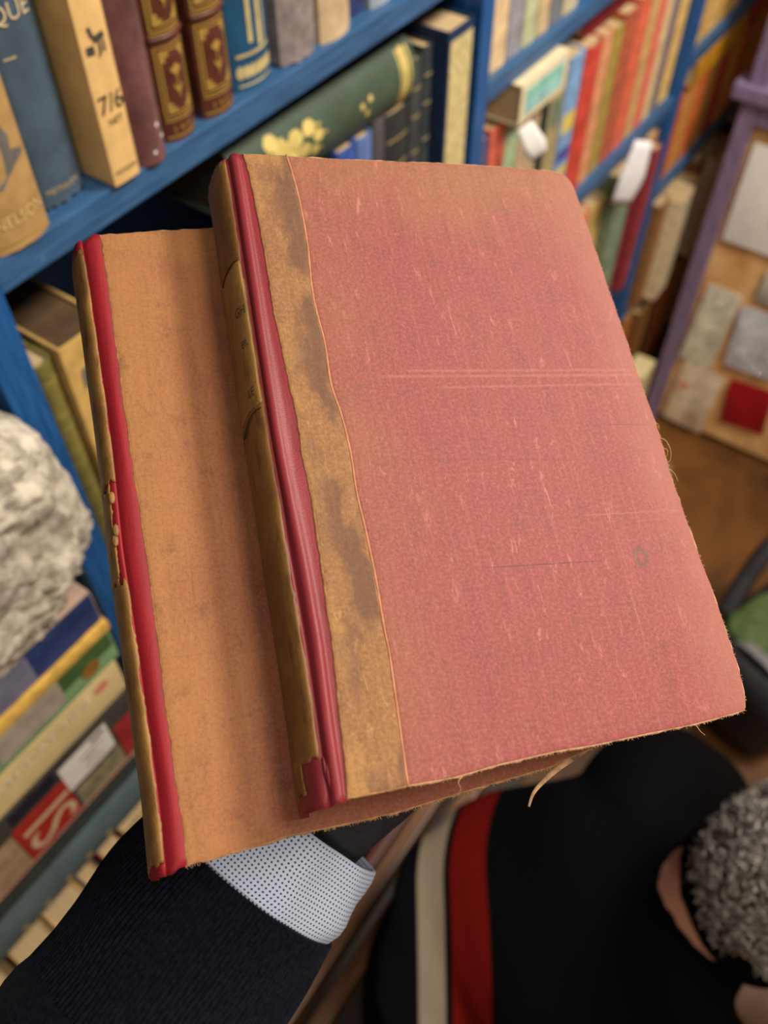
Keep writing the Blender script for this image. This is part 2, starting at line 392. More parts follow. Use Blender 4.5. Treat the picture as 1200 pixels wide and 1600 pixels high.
right1 = [(130.6, 1.9), (131.3, 26.6), (131.7, 52.4), (132.4, 76.2), (132.6, 88.3), (133.3, 108.5), (132.7, 126.4), (132.9, 135.4), (133.5, 154.1), (134.2, 167.4), (134.7, 183.4), (134.7, 195), (133.6, 203.9), (131.9, 208.1)]
bot1 = [(17.1, 214.3), (30.7, 214.2), (44.6, 212.7), (63.2, 211.6), (74.9, 211.6), (95.5, 210.7), (111, 210.2), (127.5, 208.8), (131.9, 208.1)]
b1 = empty('held_book', matrix=frame(0, 0, 0))
tag(b1, 'faded red cloth book held uppermost, tan stained band along its dusky red joint', 'book', 'two held books')
fb1 = slab('front_board', crease, right1, top1, bot1, 0.0, 2.6, 56, 84, [M_BOARD, M_FRAY], b1, jit=.35)
tag(slab('stained_band', band_left, crease, [(-.1, .2), (15.2, -.9)], [(.1, 214.9), (2.8, 214.8), (13.4, 214.6), (17.1, 214.3)], .28, 2.6, 14, 84, [M_BAND, M_FRAY2], b1, jit=.22), 'tan cloth band with brown stains')
cr = smooth_poly([(x, y) for x, y in crease], 90)
V, F = tube([(p.x*.001, -p.y*.001, (.02+.08*mnoise.noise(Vector((p.y*.2, 0, 0))))*.001) for p in cr], [.00038*(1+.5*mnoise.noise(Vector((p.y*.11, 5, 0)))) for p in cr], 8)
tag(pyd('crease_ridge', V, F, cloth((168, 114, 84), .6, .2, 200), b1, True), 'pale raised crease')
mid_l = [((a[0]*.45+b[0]*.55), a[1]) for a, b in zip(lerp_poly(ridge, 14), lerp_poly(band_left, 14))]
tucked = [(x+1.4, y) for x, y in band_left]
tag(sweep('joint_strip', [([(x+.6, y) for x, y in red_left], -3.6), ([(x-1.5, y) for x, y in ridge], -.9), (ridge, -.1), ([(x+1.1, y) for x, y in ridge], -.45), (mid_l, -.75), (tucked, -.15)], M_JOINT, b1, n=90), 'dusky red satin joint')
front_edge = [(x+.9, y) for x, y in red_left]
tag(spine_shell('spine_lining', front_edge, -3.0, -27.4, 4.6, .4, 216.0, M_JOINT, b1, (0, 0))[0], 'dusky red cloth under the spine')
SPN1, u_at1 = spine_shell('spine', front_edge, -3.0, -27.4, 4.6, 1.6, 203.5, M_SPINE, b1, (0, 0), p0=.16, lift=.45, rag=1.0, n=120, thick=.5)
sp = SPN1; tag(sp, 'tan spine cloth laid over red')
spine_shell('spine_remnant', front_edge, -3.0, -27.4, 4.6, 200, 211.5, M_SPINE, b1, (0, 0), p0=1.15, p1=2.9, lift=.42, rag=1.2, n=24, thick=.5)
tag(spine_shell('spine_label', front_edge, -3.0, -27.4, 4.6, 43, 96, M_LABEL, sp, (0, 0), p0=.24, p1=2.7, lift=.62, rag=.5, n=40, thick=.3)[0], 'paper spine label')
def spine_text(txt, size, v, phic, root, name='lettering', mat=INK):
    Vt, Ft = text_vf(txt, size); V = []
    for p in Vt:
        phi = phic - p.x/11.5; uu, ww = spine_pt(u_at1(v), -3.0, -27.4, 4.6, phi, .95); V.append((uu*.001, -(v-p.y)*.001, ww*.001))
    pyd(name, V, Ft, mat, root)
spine_text('GH', 5.0, 61.5, .66, sp); spine_text('ER.', 3.8, 73.5, .66, sp); spine_text('.', 5, 83, .8, sp); spine_text('LE', 4.4, 91, .72, sp)
for (v, a, b_, k) in ((42.5, .35, 1.6, 2.2), (97.5, .3, 1.7, 4.0), (98.6, .9, 1.5, 3.5)):
    P = []
    for i in range(10):
        phi = a+(b_-a)*i/9; vv = v + k*(i/9)**2; uu, ww = spine_pt(u_at1(vv), -3, -27.4, 4.6, phi, .8); P.append((uu*.001, -vv*.001, ww*.001))
    V, F = tube(P, [.00022]*10, 5); pyd('spine_crack', V, F, cloth((48, 30, 18), .9, .1), sp, True)
# puckered red folds at the foot of the spine
for i in range(5):
    P = []
    for k in range(8):
        f = k/7; P.append(((-3.9+i*.75+1.6*f**2-1.0*f*(i % 2))*.001, -(203+i*1.3+f*(12.0-i*1.3))*.001, (-1.2-.5*abs(i-2)-.5*f)*.001))
    V, F = tube(P, [.0006*math.sin(math.pi*min(.95, .12+k/8)) for k in range(8)], 6); pyd('joint_fold', V, F, M_JOINT, b1, True)
bm = bmesh.new(); bm_box(bm, -.002, .1285, -.2015, .0005, -.0249, -.0026, .0006); from_bm('page_block', bm, PAGES, b1)
slab('back_board', [(-1, 1.5), (-1, 210)], [(128, -3), (129, 200)], [(-1, 1.5), (128, -3)], [(-1, 210), (129, 200)], -25.2, 2.6, 20, 24, [M_BOARD2, M_FRAY2], b1, jit=.3)
for pts in ([(132.9, 112, -1), (135.2, 113.5, -.5), (136.0, 117.5, -.6), (134.6, 121, -.8), (133.4, 121.5, -1)], [(132.8, 124, -1), (134.4, 126, -.6), (135.0, 129, -.8)], [(132.7, 106, -1), (134.2, 106.8, -.6), (134.4, 109, -.9)],
            [(33, 213.8, .1), (31.5, 215.2, .3), (31.9, 217, 0), (30.9, 218.4, -.6)], [(133.2, 116, -1), (134.6, 117.2, -.5), (134.2, 119, -1)], [(113, 210.3, -1), (113.5, 212, -.7), (114.6, 213.4, -.5)]):
    strand('loose_thread', pts, .14, M_FRAY, fb1, (0, 0))
rnd = random.Random(3)
Rr = lerp_poly(right1, 400); Bb = lerp_poly(bot1, 400); parts = []
for k in range(420):                                                     # frayed fibres standing off the worn edges
    p = Rr[rnd.randrange(60, 400)] if k % 2 else Bb[rnd.randrange(400)]
    o_ = Vector((1, .1)) if k % 2 else Vector((.05, 1)); ln = rnd.uniform(.25, .95); a = rnd.uniform(-1, 1)
    q0 = Vector((p.x-.3*o_.x, p.y-.3*o_.y, -.35)); q1 = q0 + Vector((o_.x*ln*.6+a*.2, o_.y*ln*.6+a*.2, .15)); q2 = q0 + Vector((o_.x*ln+a*.6*o_.y, o_.y*ln+a*.6*o_.x, rnd.uniform(-.4, .5)))
    parts.append(tube([(q.x*.001, -q.y*.001, q.z*.001) for q in (q0, q1, q2)], [.00006, .00005, .00002], 3))
V, F = joinvf(parts); tag(pyd('frayed_fibres', V, F, M_FRAY, fb1), kind='stuff')

# ---- lower book, turned a little, spine standing out to the left
off2 = (-47.0, 14.4)
cl2 = [(-47, 14.4), (-46.2, 27.3), (-45.6, 45), (-45.3, 55.1), (-44.6, 66.1), (-44.2, 80.9), (-43.6, 92.5), (-43.2, 105.5), (-42.5, 113.2), (-41.9, 126.1), (-41.2, 139.5), (-40.9, 150.6), (-40.4, 162.6), (-40.2, 178.2), (-39.8, 184.6), (-39.3, 199.6), (-38.5, 211.2), (-38.4, 223)]
rl2 = [(-52.0, 16.2), (-51.0, 30), (-49.9, 48.9), (-49.2, 63.8), (-48.4, 78), (-47.6, 96.5), (-47.2, 112), (-46.8, 130), (-45.9, 145), (-45.0, 160), (-44.2, 177), (-43.3, 194), (-42.8, 206), (-42.6, 224.2)]
top2 = [(-47, 14.4), (-28, 11.2), (-8, 8.4), (92, -3)]
right2 = [(92, -3), (93, 60), (93.5, 150), (92.8, 209.8)]
bot2 = [(-38.4, 223), (-30.5, 222.4), (-24.8, 221.6), (-16.9, 221.2), (-10.4, 220.1), (-4.5, 220), (10.6, 219.5), (21.9, 219), (46.5, 216.3), (59.6, 215), (75.9, 213.5), (80.2, 212.3), (92.8, 209.8)]
b2 = empty('held_book', matrix=frame(off2[0]*.001, off2[1]*.001, -.0286))
tag(b2, 'tan faded red book held underneath, crimson strip beside its worn spine', 'book', 'two held books')
fb2 = slab('front_board', cl2, right2, top2, bot2, 0.0, 2.5, 60, 84, [M_BOARD2, M_FRAY2], b2, off2, jit=.35)
rg2 = [(x*.42+y[0]*.58, y[1]) for (x, _), y in [((p.x, 0), (q.x, q.y)) for p, q in zip(lerp_poly(rl2, 16), lerp_poly(cl2, 16))]]
tag(sweep('joint_strip', [([(x-1.2, y) for x, y in rl2], -3.4), ([(x+.5, y) for x, y in rl2], -1.4), (rg2, -.35), ([(x+1.2, y) for x, y in cl2], -.6)], M_JOINT2, b2, off2, n=90), 'crimson joint strip')
fe2 = [(x-.9, y) for x, y in rl2]
tag(spine_shell('spine_lining', fe2, -2.6, -24.5, 3.2, 15.5, 224.4, M_JOINT2, b2, off2)[0], 'crimson cloth under the spine')
sp2, u_at2 = spine_shell('spine', fe2, -2.6, -24.5, 3.2, 20.5, 107.5, M_SPINE2, b2, off2, p0=.0, lift=.55, rag=1.4, n=90, thick=.5)
tag(sp2, 'flaking tan spine cloth')
spine_shell('spine', fe2, -2.6, -24.5, 3.2, 108.6, 139.5, M_SPINE2, b2, off2, p0=.5, lift=.55, rag=2.2, n=50, thick=.5)
spine_shell('spine', fe2, -2.6, -24.5, 3.2, 140.3, 221.6, M_SPINE2, b2, off2, p0=.05, lift=.55, rag=1.6, n=90, thick=.5)
for v, ph in ((113, .35), (124, .3), (127, .42)):
    uu, ww = spine_pt(u_at2(v), -2.6, -24.5, 3.2, ph, .6); V, F = ball(((uu-off2[0])*.001, -(v-off2[1])*.001, ww*.001), (.0010, .0022, .0006), 8, 6)
    pyd('spine_flake', V, F, M_SPINE2, b2, True)
bm = bmesh.new(); bm_box(bm, .000, .130, -.1985, .0005, -.0222, -.0026, .0006)
bmesh.ops.rotate(bm, verts=bm.verts, cent=(0, 0, 0), matrix=Matrix.Rotation(R_(2.6), 3, 'Z')); from_bm('page_block', bm, PAGES, b2)
slab('back_board', [(-48, 17), (-40, 216)], [(88, 1), (88, 201)], [(-48, 17), (88, 1)], [(-40, 216), (88, 201)], -22.4, 2.5, 20, 24, [M_BOARD2, M_FRAY2], b2, off2, jit=.3)
# torn strip hanging from the lower corner
P = smooth_poly([(84, 211.5, -.4), (79, 213.6, -.2), (74, 216.2, -.8), (69, 219.6, -1.6), (66.8, 223.4, -3.0)], 22); V = []; F = []
for i, p in enumerate(P):
    wd2 = (1.3*(1-i/24)+.25)
    for (du, dv, dw) in ((-.45*wd2, -.6*wd2, 0), (.45*wd2, .6*wd2, .35), (.45*wd2, .6*wd2, -.1), (-.45*wd2, -.6*wd2, -.35)):
        V.append(((p.x+du-off2[0])*.001, -(p.y+dv-off2[1])*.001, (p.z+dw)*.001))
for i in range(21): F += [(i*4+k, i*4+(k+1) % 4, i*4+4+(k+1) % 4, i*4+4+k) for k in range(4)]
F += [(3, 2, 1, 0), (84, 85, 86, 87)]
tag(pyd('torn_cloth_strip', V, F, M_FRAY, fb2, True), 'torn cloth strip hanging off the corner')
Bb = lerp_poly(bot2, 400); parts = []
for k in range(260):
    p = Bb[rnd.randrange(400)]; ln = rnd.uniform(.25, .8); a = rnd.uniform(-.5, .5); q0 = (p.x, p.y-.3, -.4); q1 = (p.x+a*.4, p.y+.6*ln, -.2); q2 = (p.x+a, p.y+ln, rnd.uniform(-.6, .2))
    parts.append(tube([((q[0]-off2[0])*.001, -(q[1]-off2[1])*.001, q[2]*.001) for q in (q0, q1, q2)], [.00006, .00005, .00002], 3))
V, F = joinvf(parts); tag(pyd('frayed_fibres', V, F, M_FRAY, fb2), kind='stuff')

# ------------------------------------------------------------------ the room
TH = R_(34.7); DX = Vector((math.sin(TH), math.cos(TH), 0)); NX = Vector((math.cos(TH), -math.sin(TH), 0)); ANG = R_(90-34.7); OFF = .476
def B(s, n, z): return DX*s + NX*(n-OFF) + Vector((0, 0, H+z))        # along the bookcase, out from its face, height against the camera
ZF = -H
def bbox(name, s0, s1, n0, n1, z0, z1, mat, parent=None, bev=.0, base=None):
    """box in bookcase axes: object origin at its lower inner corner"""
    bm = bmesh.new(); bm_box(bm, 0, s1-s0, 0, n1-n0, 0, z1-z0, bev); o = from_bm(name, bm, mat, parent)
    if parent is None:
        o.location = B(s0, n1, z0); o.rotation_euler = (0, 0, ANG)
    else:
        p = base; o.location = (s0-p[0], p[1]-n1, z0-p[2])
    return o
def floor_mat():
    t = NT('brown_floor'); v = t.coord(scale=(1, 5, 1)); n = t.noise(t.coord(), 3.5, 5, .6, .4)
    c = t.mix(t.mr(n, .3, .7), srgb(62, 38, 16), srgb(118, 76, 32)); return t.done(c, .5, t.bump(t.noise(t.coord(), 30, 4), .2, .003), spec=.35)
FLOOR = floor_mat()
def plaster(name, rgb):
    t = NT(name); n = t.noise(t.coord(), 4, 4); c = srgb(*rgb)
    return t.done(t.mix(n, tuple(x*.85 for x in c[:3])+(1,), c), .9, t.bump(t.noise(t.coord(), 80, 3), .1, .002))
WALL = plaster('warm_wall_plaster', (196, 172, 138)); CEIL = plaster('ceiling_paint', (226, 216, 200))
tag(bbox('floor', -2.2, 4.2, -.45, 3.2, ZF-.04, ZF, FLOOR), kind='structure')
tag(bbox('ceiling', -2.2, 4.2, -.45, 3.2, 2.6-H, 2.64-H, CEIL), kind='structure')
tag(bbox('wall_left', -2.2, 4.2, -.45, -.40, ZF, 2.6-H, WALL), kind='structure')
tag(bbox('wall_right', -2.2, 4.2, 3.15, 3.2, ZF, 2.6-H, WALL), kind='structure')
tag(bbox('wall_end', 4.15, 4.2, -.40, 3.15, ZF, 2.6-H, WALL), kind='structure')
tag(bbox('wall_back', -2.2, -2.15, -.40, 3.15, ZF, 2.6-H, WALL), kind='structure')
SHADE = NT('lamp_enamel').done(srgb(225, 220, 210), .4)
for i, (loc, size, pw) in enumerate(LAMPS):
    r = empty('ceiling_lamp', (loc[0], loc[1], 2.6))
    tag(r, ['white ceiling lamp over the near end of the aisle', 'white ceiling lamp over the far end of the aisle', 'unseen white fill lamp behind the photographer, added to soften shadows'][i], 'lamp', 'round ceiling lamps')
    V, F = tube([(0, 0, -.001), (0, 0, -.03)], [size*.52, size*.56], 40); pyd('housing', V, F, SHADE, r, False)
    V = []; F = []
    for k in range(40):
        a = 2*math.pi*k/40
        for rr, zz in ((.56, -.03), (.60, -.03), (.60, -.085), (.56, -.085)): V.append((size*rr*math.cos(a), size*rr*math.sin(a), zz))
    for k in range(40):
        for q in range(4): F.append((k*4+q, k*4+(q+1) % 4, ((k+1) % 40)*4+(q+1) % 4, ((k+1) % 40)*4+q))
    pyd('rim', V, F, SHADE, r)

# ------------------------------------------------------------------ blue bookcase
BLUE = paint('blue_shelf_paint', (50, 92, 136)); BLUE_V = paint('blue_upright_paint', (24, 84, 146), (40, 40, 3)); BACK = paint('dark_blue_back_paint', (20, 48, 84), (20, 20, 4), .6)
bc = empty('bookcase', B(.2, 0, ZF), (0, 0, ANG)); tag(bc, 'blue painted bookcase of open shelves running down the aisle', 'bookcase')
bp = (.2, 0, ZF); TOPZ = .50
def board(name, s0, s1, z0, z1, mat=BLUE, n1=0.0, n0=-.27): return bbox(name, s0, s1, n0, n1, z0, z1, mat, bc, .0015, bp)
for s0, s1 in ((.224, .252), (.866, .893), (1.600, 1.640), (2.42, 2.45)): board('upright', s0, s1, ZF, TOPZ, BLUE_V)
board('upright', -.62, -.592, ZF, TOPZ, BLUE_V)
board('shelf', .252, .866, -.381, -.358); board('shelf', .252, .866, -.78, -.757); board('shelf', .252, .866, -1.20, -1.177); board('shelf', .252, .866, -1.62, -1.597)
board('shelf', -.592, .224, -.988-.024, -.988); board('shelf', -.592, .224, -1.62, -1.597); board('shelf', -.592, .224, -.16, -.137)
board('shelf', .893, 1.600, -.531, -.509); board('shelf', .893, 1.600, -.848, -.824); board('shelf', .893, 1.600, -1.20, -1.177); board('shelf', .893, 1.600, -1.62, -1.597)
board('shelf', 1.640, 2.42, -.795, -.770); board('shelf', 1.640, 2.42, -1.060, -1.036); board('shelf', 1.640, 2.42, -1.36, -1.336); board('shelf', 1.640, 2.42, -1.66, -1.636)
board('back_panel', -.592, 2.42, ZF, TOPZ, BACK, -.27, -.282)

# ------------------------------------------------------------------ books on the shelves
def book(name, label, s0, w, z0, h, n0, rgb, d=.145, bulge=.0, lean=0, lie=False, yaw=0, group=None, decor=(), mat=None, rag=0.0, pages=None, coat=None, seg=8, cat='book', base=None):
    """upright book, spine outwards: x along the shelf, y into the shelf, z up. decor: items fixed on the spine"""
    root = empty(name, B(s0, n0, z0)); 
    M = Matrix.Rotation(ANG + R_(yaw), 4, 'Z') @ Matrix.Rotation(R_(90), 4, 'Y') if lie else Matrix.Rotation(ANG+R_(yaw), 4, 'Z') @ Matrix.Rotation(R_(lean), 4, 'Y')
    if lie and lean: M = Matrix.Rotation(ANG+R_(yaw), 4, 'Z') @ Matrix.Rotation(R_(90+lean), 4, 'Y')
    root.matrix_world = Matrix.Translation(B(s0, n0, z0)) @ M
    tag(root, label, cat, group or 'books on the blue bookcase')
    m = mat or cloth(rgb, coat=coat, rough=.35 if coat else .7)
    tk = .0022
    ysp = lambda x: -bulge*(1-((x-w/2)/(w/2))**2) if bulge else -.0008*(1-((x-w/2)/(w/2))**4)
    outer = [(w, d)] + [(w-w*k/seg, ysp(w-w*k/seg)) for k in range(seg+1)] + [(0, d)]
    inner = [(w-tk, d)] + [(max(tk, min(w-tk, w-w*k/seg)), ysp(w-w*k/seg)+tk) for k in range(seg+1)] + [(tk, d)]
    V = []; k_ = len(outer)
    nz = 2 if not rag else 2
    for zi, z in enumerate((0, h)):
        for q, P in enumerate((outer, inner)):
            for i, (x, y) in enumerate(P):
                j = 0
                if rag and zi == 0 and 0 < i < k_-1: j = rag*abs(mnoise.noise(Vector((i*1.7, s0*50, 0))))
                V.append((x, y, z+j))
    F = []
    o1, i1, o2, i2 = 0, k_, 2*k_, 3*k_
    for i in range(k_-1):
        F += [(o1+i, o1+i+1, o2+i+1, o2+i), (i1+i, i2+i, i2+i+1, i1+i+1), (o1+i, i1+i, i1+i+1, o1+i+1), (o2+i, o2+i+1, i2+i+1, i2+i)]
    for i in (0, k_-1): F.append((o1+i, o2+i, i2+i, i1+i))
    c = pyd('cover', V, F, m, root)
    for p in c.data.polygons: p.use_smooth = True
    c.data.set_sharp_from_angle(angle=R_(42))
    bm = bmesh.new(); bm_box(bm, tk, w-tk, tk+.001, d-.003, .003, h-.003); from_bm('page_block', bm, pages or PAGES, root)
    eps = .0005
    for it in decor:
        kind = it[0]
        if kind == 'text':
            _, txt, xc, zc, size, tm, along = it; Vt, Ft = text_vf(txt, size); V = []
            for p in Vt:
                x, z = (xc-p.y, zc+p.x) if along else (xc+p.x, zc+p.y)
                V.append((x, ysp(max(0, min(w, x)))-eps*1.6, z))
            pyd('lettering', V, Ft, tm, c, fix=False)
        else:
            nm, tm, shapes = it[1], it[2], it[3]; V = []; F = []
            if 1 < len(shapes) <= 8 and not hasattr(shapes[0][0], '__len__'):
                decor_more = [('orn', nm, tm, [q]) for q in shapes]
                for q in decor_more: decorate(c, q, w, ysp)
                continue
            decorate(c, it, w, ysp)
    return root
def decorate(root, it, w, ysp, eps=.0005):
            nm, tm, shapes = it[1], it[2], it[3]; V = []; F = []
            for sh in shapes:
                if len(sh) == 4 and not hasattr(sh[0], '__len__'):
                    x0, x1, z0_, z1_ = sh; n_ = max(1, int(abs(x1-x0)/w*8)+1); b = len(V)
                    for z in (z0_, z1_):
                        for i in range(n_+1): x = x0+(x1-x0)*i/n_; V.append((x, ysp(x)-eps, z))
                    F += [(b+i, b+i+1, b+n_+1+i+1, b+n_+1+i) for i in range(n_)]
                else:
                    b = len(V)
                    for x, z in sh: V.append((x, ysp(max(0, min(w, x)))-eps*1.3, z))
                    F.append(tuple(range(b, b+len(sh))))
            o = pyd(nm, V, F, tm, root, fix=False)
            if len(shapes) > 8: tag(o, kind='stuff')
def fr(x0, x1, z0, z1, t): return [(x0, x1, z0, z0+t), (x0, x1, z1-t, z1), (x0, x0+t, z0, z1), (x1-t, x1, z0, z1)]
def disc(x, z, r, k=8, sq=1.0): return [(x+r*math.cos(2*math.pi*i/k), z+r*sq*math.sin(2*math.pi*i/k)) for i in range(k)]
ZA = -.358
# row on the nearest shelf
TANP = cloth((172, 138, 88), .7, .15); GREY = cloth((104, 100, 98), .8, .15); WHT = cloth((238, 236, 230), .6, .05); BLK = cloth((26, 26, 30), .6, .1)
book('tall_book', 'tan pictorial book lettered NELSON at the left end of the near shelf', .256, .047, ZA, .225, -.003, (174, 142, 92), bulge=.006, rag=.004, mat=TANP,
     decor=[('text', 'NELSON', .026, .021, .0105, cloth((226, 196, 132), .5, .05), False),
            ('orn', 'grey_picture', GREY, [[(.0, .040), (.010, .044), (.020, .042), (.030, .050), (.043, .055), (.044, .058), (.034, .062), (.036, .070), (.030, .082), (.034, .105), (.030, .13), (.026, .17), (0, .19)]]),
            ('orn', 'gilt_rule', GILT, [(.003, .044, .006, .0072)])])
book('blue_cloth_book', 'dusty slate blue cloth book with gilt initial Q, second on the near shelf', .3085, .0385, ZA, .215, -.016, (70, 92, 112), bulge=.005, rag=.007,
     mat=cloth((70, 88, 104), .62, .2, 40, .35), seg=14, decor=[('text', 'QUE', .019, .124, .0145, cloth((214, 196, 158), .5, .05), False), ('text', 'THE', .019, .139, .011, cloth((214, 196, 158), .5, .05), False),
            ('orn', 'gilt_rule', cloth((196, 176, 140), .6, .05), [(.006, .014, .100, .1012)]), ('text', 'METHUEN', .019, .013, .0058, cloth((188, 164, 128), .6, .1), False)])
def figure(x, z, k):
    f = lambda pts: [(x+a*k, z+b*k) for a, b in pts]
    return [f([(-.2, 1.2), (.9, 1.35), (.95, .9), (.4, .7), (-.1, .8)]), f([(-.5, 1.9), (-.3, 1.2), (.1, 1.05), (.3, 1.1), (.0, 1.25), (-.2, 1.95)]),
            f([(-.9, .1), (-.2, .0), (-.2, .65), (-.9, .7)]), f([(.2, -.15), (.45, -.05), (.45, .7), (.3, .7)]), f([(.65, .0), (.85, -.1), (.85, .75), (.7, .75)]), f([(.05, -.35), (.4, -.15), (.45, 0), (.1, -.15)])]
book('jacketed_book', 'cream jacketed book priced 7/6 NET, between slate blue and purple books', .3575, .0235, ZA+.002, .20, .004, (214, 178, 118), mat=cloth((222, 184, 122), .55, .1, 50), d=.13,
     decor=[('text', '7/6', .0125, .055, .017, INK, False), ('text', 'NET', .013, .0435, .0065, INK, False), ('text', 'METHUEN', .012, .009, .0042, INK, False), ('orn', 'inked_figure', cloth((70, 62, 56), .8, .1), figure(.011, .087, .0085))])
PLUM = NT('plum_boards_in_film'); _n = PLUM.noise(PLUM.coord(), 40, 4)
PLUM = PLUM.done(PLUM.mix(PLUM.mr(_n, .3, .7), srgb(84, 52, 56), srgb(124, 82, 84)), .42, PLUM.bump(PLUM.noise(PLUM.coord(scale=(1, 1, .3)), 90, 3), .35, .002), coat=1.0)
book('film_wrapped_book', 'glossy plum brown book wrapped in clear film beside the 7/6 jacket', .3855, .0295, ZA, .212, -.003, (100, 66, 68), mat=PLUM, bulge=.008, d=.14, seg=14,
     decor=[('orn', 'price_dot', WHT, [disc(.018, .027, .0016), disc(.022, .017, .0016), disc(.012, .009, .0014)])])
LEA = cloth((88, 46, 34), .42, .25, 90, .3, None, .5)
def gilt_panels(w, zs):
    sh = []
    for z0, z1 in zs:
        sh += fr(.002, w-.002, z0, z1, .0011) + fr(.0045, w-.0045, z0+.003, z1-.003, .0012)
        for sx in (0, 1):
            for sz in (0, 1):
                cx = .007 if not sx else w-.007; cz = z0+.006 if not sz else z1-.006; sh += [disc(cx, cz, .0026), disc(cx+(.003 if not sx else -.003), cz, .0016), disc(cx, cz+(.0035 if not sz else -.0035), .0018)]
        xm, zm = w/2, (z0+z1)/2
        sh += [disc(xm, zm+.006, .0026, 7), disc(xm-.0028, zm+.0078, .0019), disc(xm+.0028, zm+.0078, .0019), disc(xm, zm+.0098, .0018), (xm-.0005, xm+.0005, zm-.012, zm+.005), [(xm, zm-.010), (xm-.0042, zm-.003), (xm-.0036, zm-.0015), (xm, zm-.006)], [(xm, zm-.010), (xm+.0042, zm-.004), (xm+.0036, zm-.0025), (xm, zm-.006)]]
    return sh
for (s0, w, lab) in ((.4205, .0315, 'brown leather book with gilt flower panels, left of the matching pair'), (.4615, .034, 'brown leather book with gilt flower panels, right of the matching pair')):
    r = book('gilt_leather_book', lab, s0, w, ZA, .20, -.008, (88, 46, 34), mat=LEA, bulge=.006, seg=12, group='gilt leather pair on the near shelf',
         decor=[('orn', 'gilt_tooling', GILT, gilt_panels(w, ((.018, .068), (.078, .128), (.138, .186))) + [(.0015, w-.0015, z, z+.0012) for z in (.0035, .0155, .0705, .0755, .1305, .1355)]), ('text', '1 9 2 1', w/2, .009, .0075, GILT, False)])
    for z in (.073, .133):
        P = [(w*k/12, -(.006*(1-((w*k/12-w/2)/(w/2))**2))-.0003, z) for k in range(13)]; V, F = tube(P, [.0019]*13, 8); pyd('raised_band', V, F, LEA, r, True)
book('pictorial_book', 'deep blue book with gilt architectural picture on its spine, near shelf', .503, .045, ZA, .20, -.014, (34, 82, 116), bulge=.007, mat=cloth((30, 78, 112), .6, .18), seg=12,
     decor=[('orn', 'gilt_picture', cloth((196, 180, 126), .5, .2), [(.016, .020, .035, .09), (.026, .031, .03, .085), (.034, .036, .03, .085), (.012, .042, .085, .092), [(.014, .092), (.040, .092), (.034, .12), (.026, .135), (.018, .12)], (.004, .041, .026, .0285), (.004, .041, .004, .0055)] + [disc(.006+i*.0055, .015, .0034, 7, 1.6) for i in range(7)])])
book('grey_cloth_book', 'lilac grey worn cloth book with dark stamped picture, near shelf', .556, .046, ZA, .19, -.010, (132, 122, 124), bulge=.007, rag=.006, seg=14, mat=cloth((136, 126, 126), .7, .25, 110),
     decor=[('orn', 'stamped_picture', cloth((88, 82, 92), .7, .2), [[(.010, .075), (.036, .075), (.036, .11), (.030, .125), (.016, .125), (.010, .11)]])])
book('cream_book', 'thick cream paper covered book towards the right of the near shelf', .606, .041, ZA, .19, -.008, (192, 168, 132), bulge=.005, mat=cloth((196, 172, 136), .7, .18, 60))
book('navy_book', 'narrow navy book on the near shelf just right of the cream one', .655, .024, ZA, .19, -.016, (44, 56, 100))
book('pale_blue_book', 'pale blue and buff book at the right end of the near shelf', .683, .032, ZA, .19, -.012, (150, 160, 172), bulge=.003, decor=[('orn', 'gilt_rule', GILT, [(.003, .029, .012, .015)])])
# below that shelf
book('olive_leather_book', 'olive green leather book with raised bands against the left upright', .2535, .020, -.757, .302, -.012, (120, 112, 58), bulge=.006, mat=cloth((122, 114, 60), .32, .2, 80, .3, None, .6), d=.15, seg=10,
     decor=[('orn', 'blind_rule', cloth((168, 158, 96), .35, .1), [(.001, .019, z, z+.0012) for z in (.285, .25, .236, .21, .196, .17, .13, .09)])])
book('yellow_jacket_book', 'tall worn yellow pictorial book below the near shelf, beside olive leather one', .2768, .048, -.757, .307, -.004, (196, 160, 92), mat=cloth((200, 164, 96), .6, .2, 40), d=.20, pages=cloth((84, 64, 44), .9, .2),
     decor=[('orn', 'faded_picture', cloth((190, 96, 70), .7, .2), [disc(.022, .20, .010), disc(.028, .24, .006)]), ('orn', 'dark_picture', cloth((110, 112, 104), .7, .2), [[(.01, .262), (.04, .268), (.036, .285), (.012, .28)]])])
GRN = cloth((66, 84, 70), .5, .12, 50, .25, None, .5)
gs = []
for cx, cz, r in ((.020, .12, .008), (.030, .11, .010), (.040, .10, .008), (.022, .10, .009), (.034, .13, .007), (.044, .12, .006), (.018, .14, .007), (.028, .15, .006), (.040, .145, .005), (.012, .09, .007), (.026, .08, .009), (.038, .08, .006), (.05, .105, .005)):
    gs.append(disc(cx, cz, r, 7, 1.3)); gs.append([(cx, cz+r), (cx+r*.5, cz+r*1.9), (cx+r*.1, cz+r*2.4)])
gs = [[(x, z-.04) for x, z in q] for q in gs]
gs += [disc(.030, .178, .0035), disc(.039, .186, .0035), disc(.027, .191, .0035)]
gs += [(.004, .062, .243, .246), (.004, .062, .260, .263)] + [disc(.007+i*.0065, .252, .0045, 6, 1.2) for i in range(9)]
book('green_gilt_book', 'big dark green book with gilt scrollwork lying under the near shelf', .492, .066, -.405, .27, -.026, (66, 84, 70), mat=GRN, bulge=.014, pages=cloth((44, 40, 30), .9, .2), lie=True, lean=1.5, d=.20, seg=14, decor=[('orn', 'gilt_scrollwork', cloth((206, 186, 110), .45, .15), gs)])  # page block coloured dark to stand in for the shade under the shelf
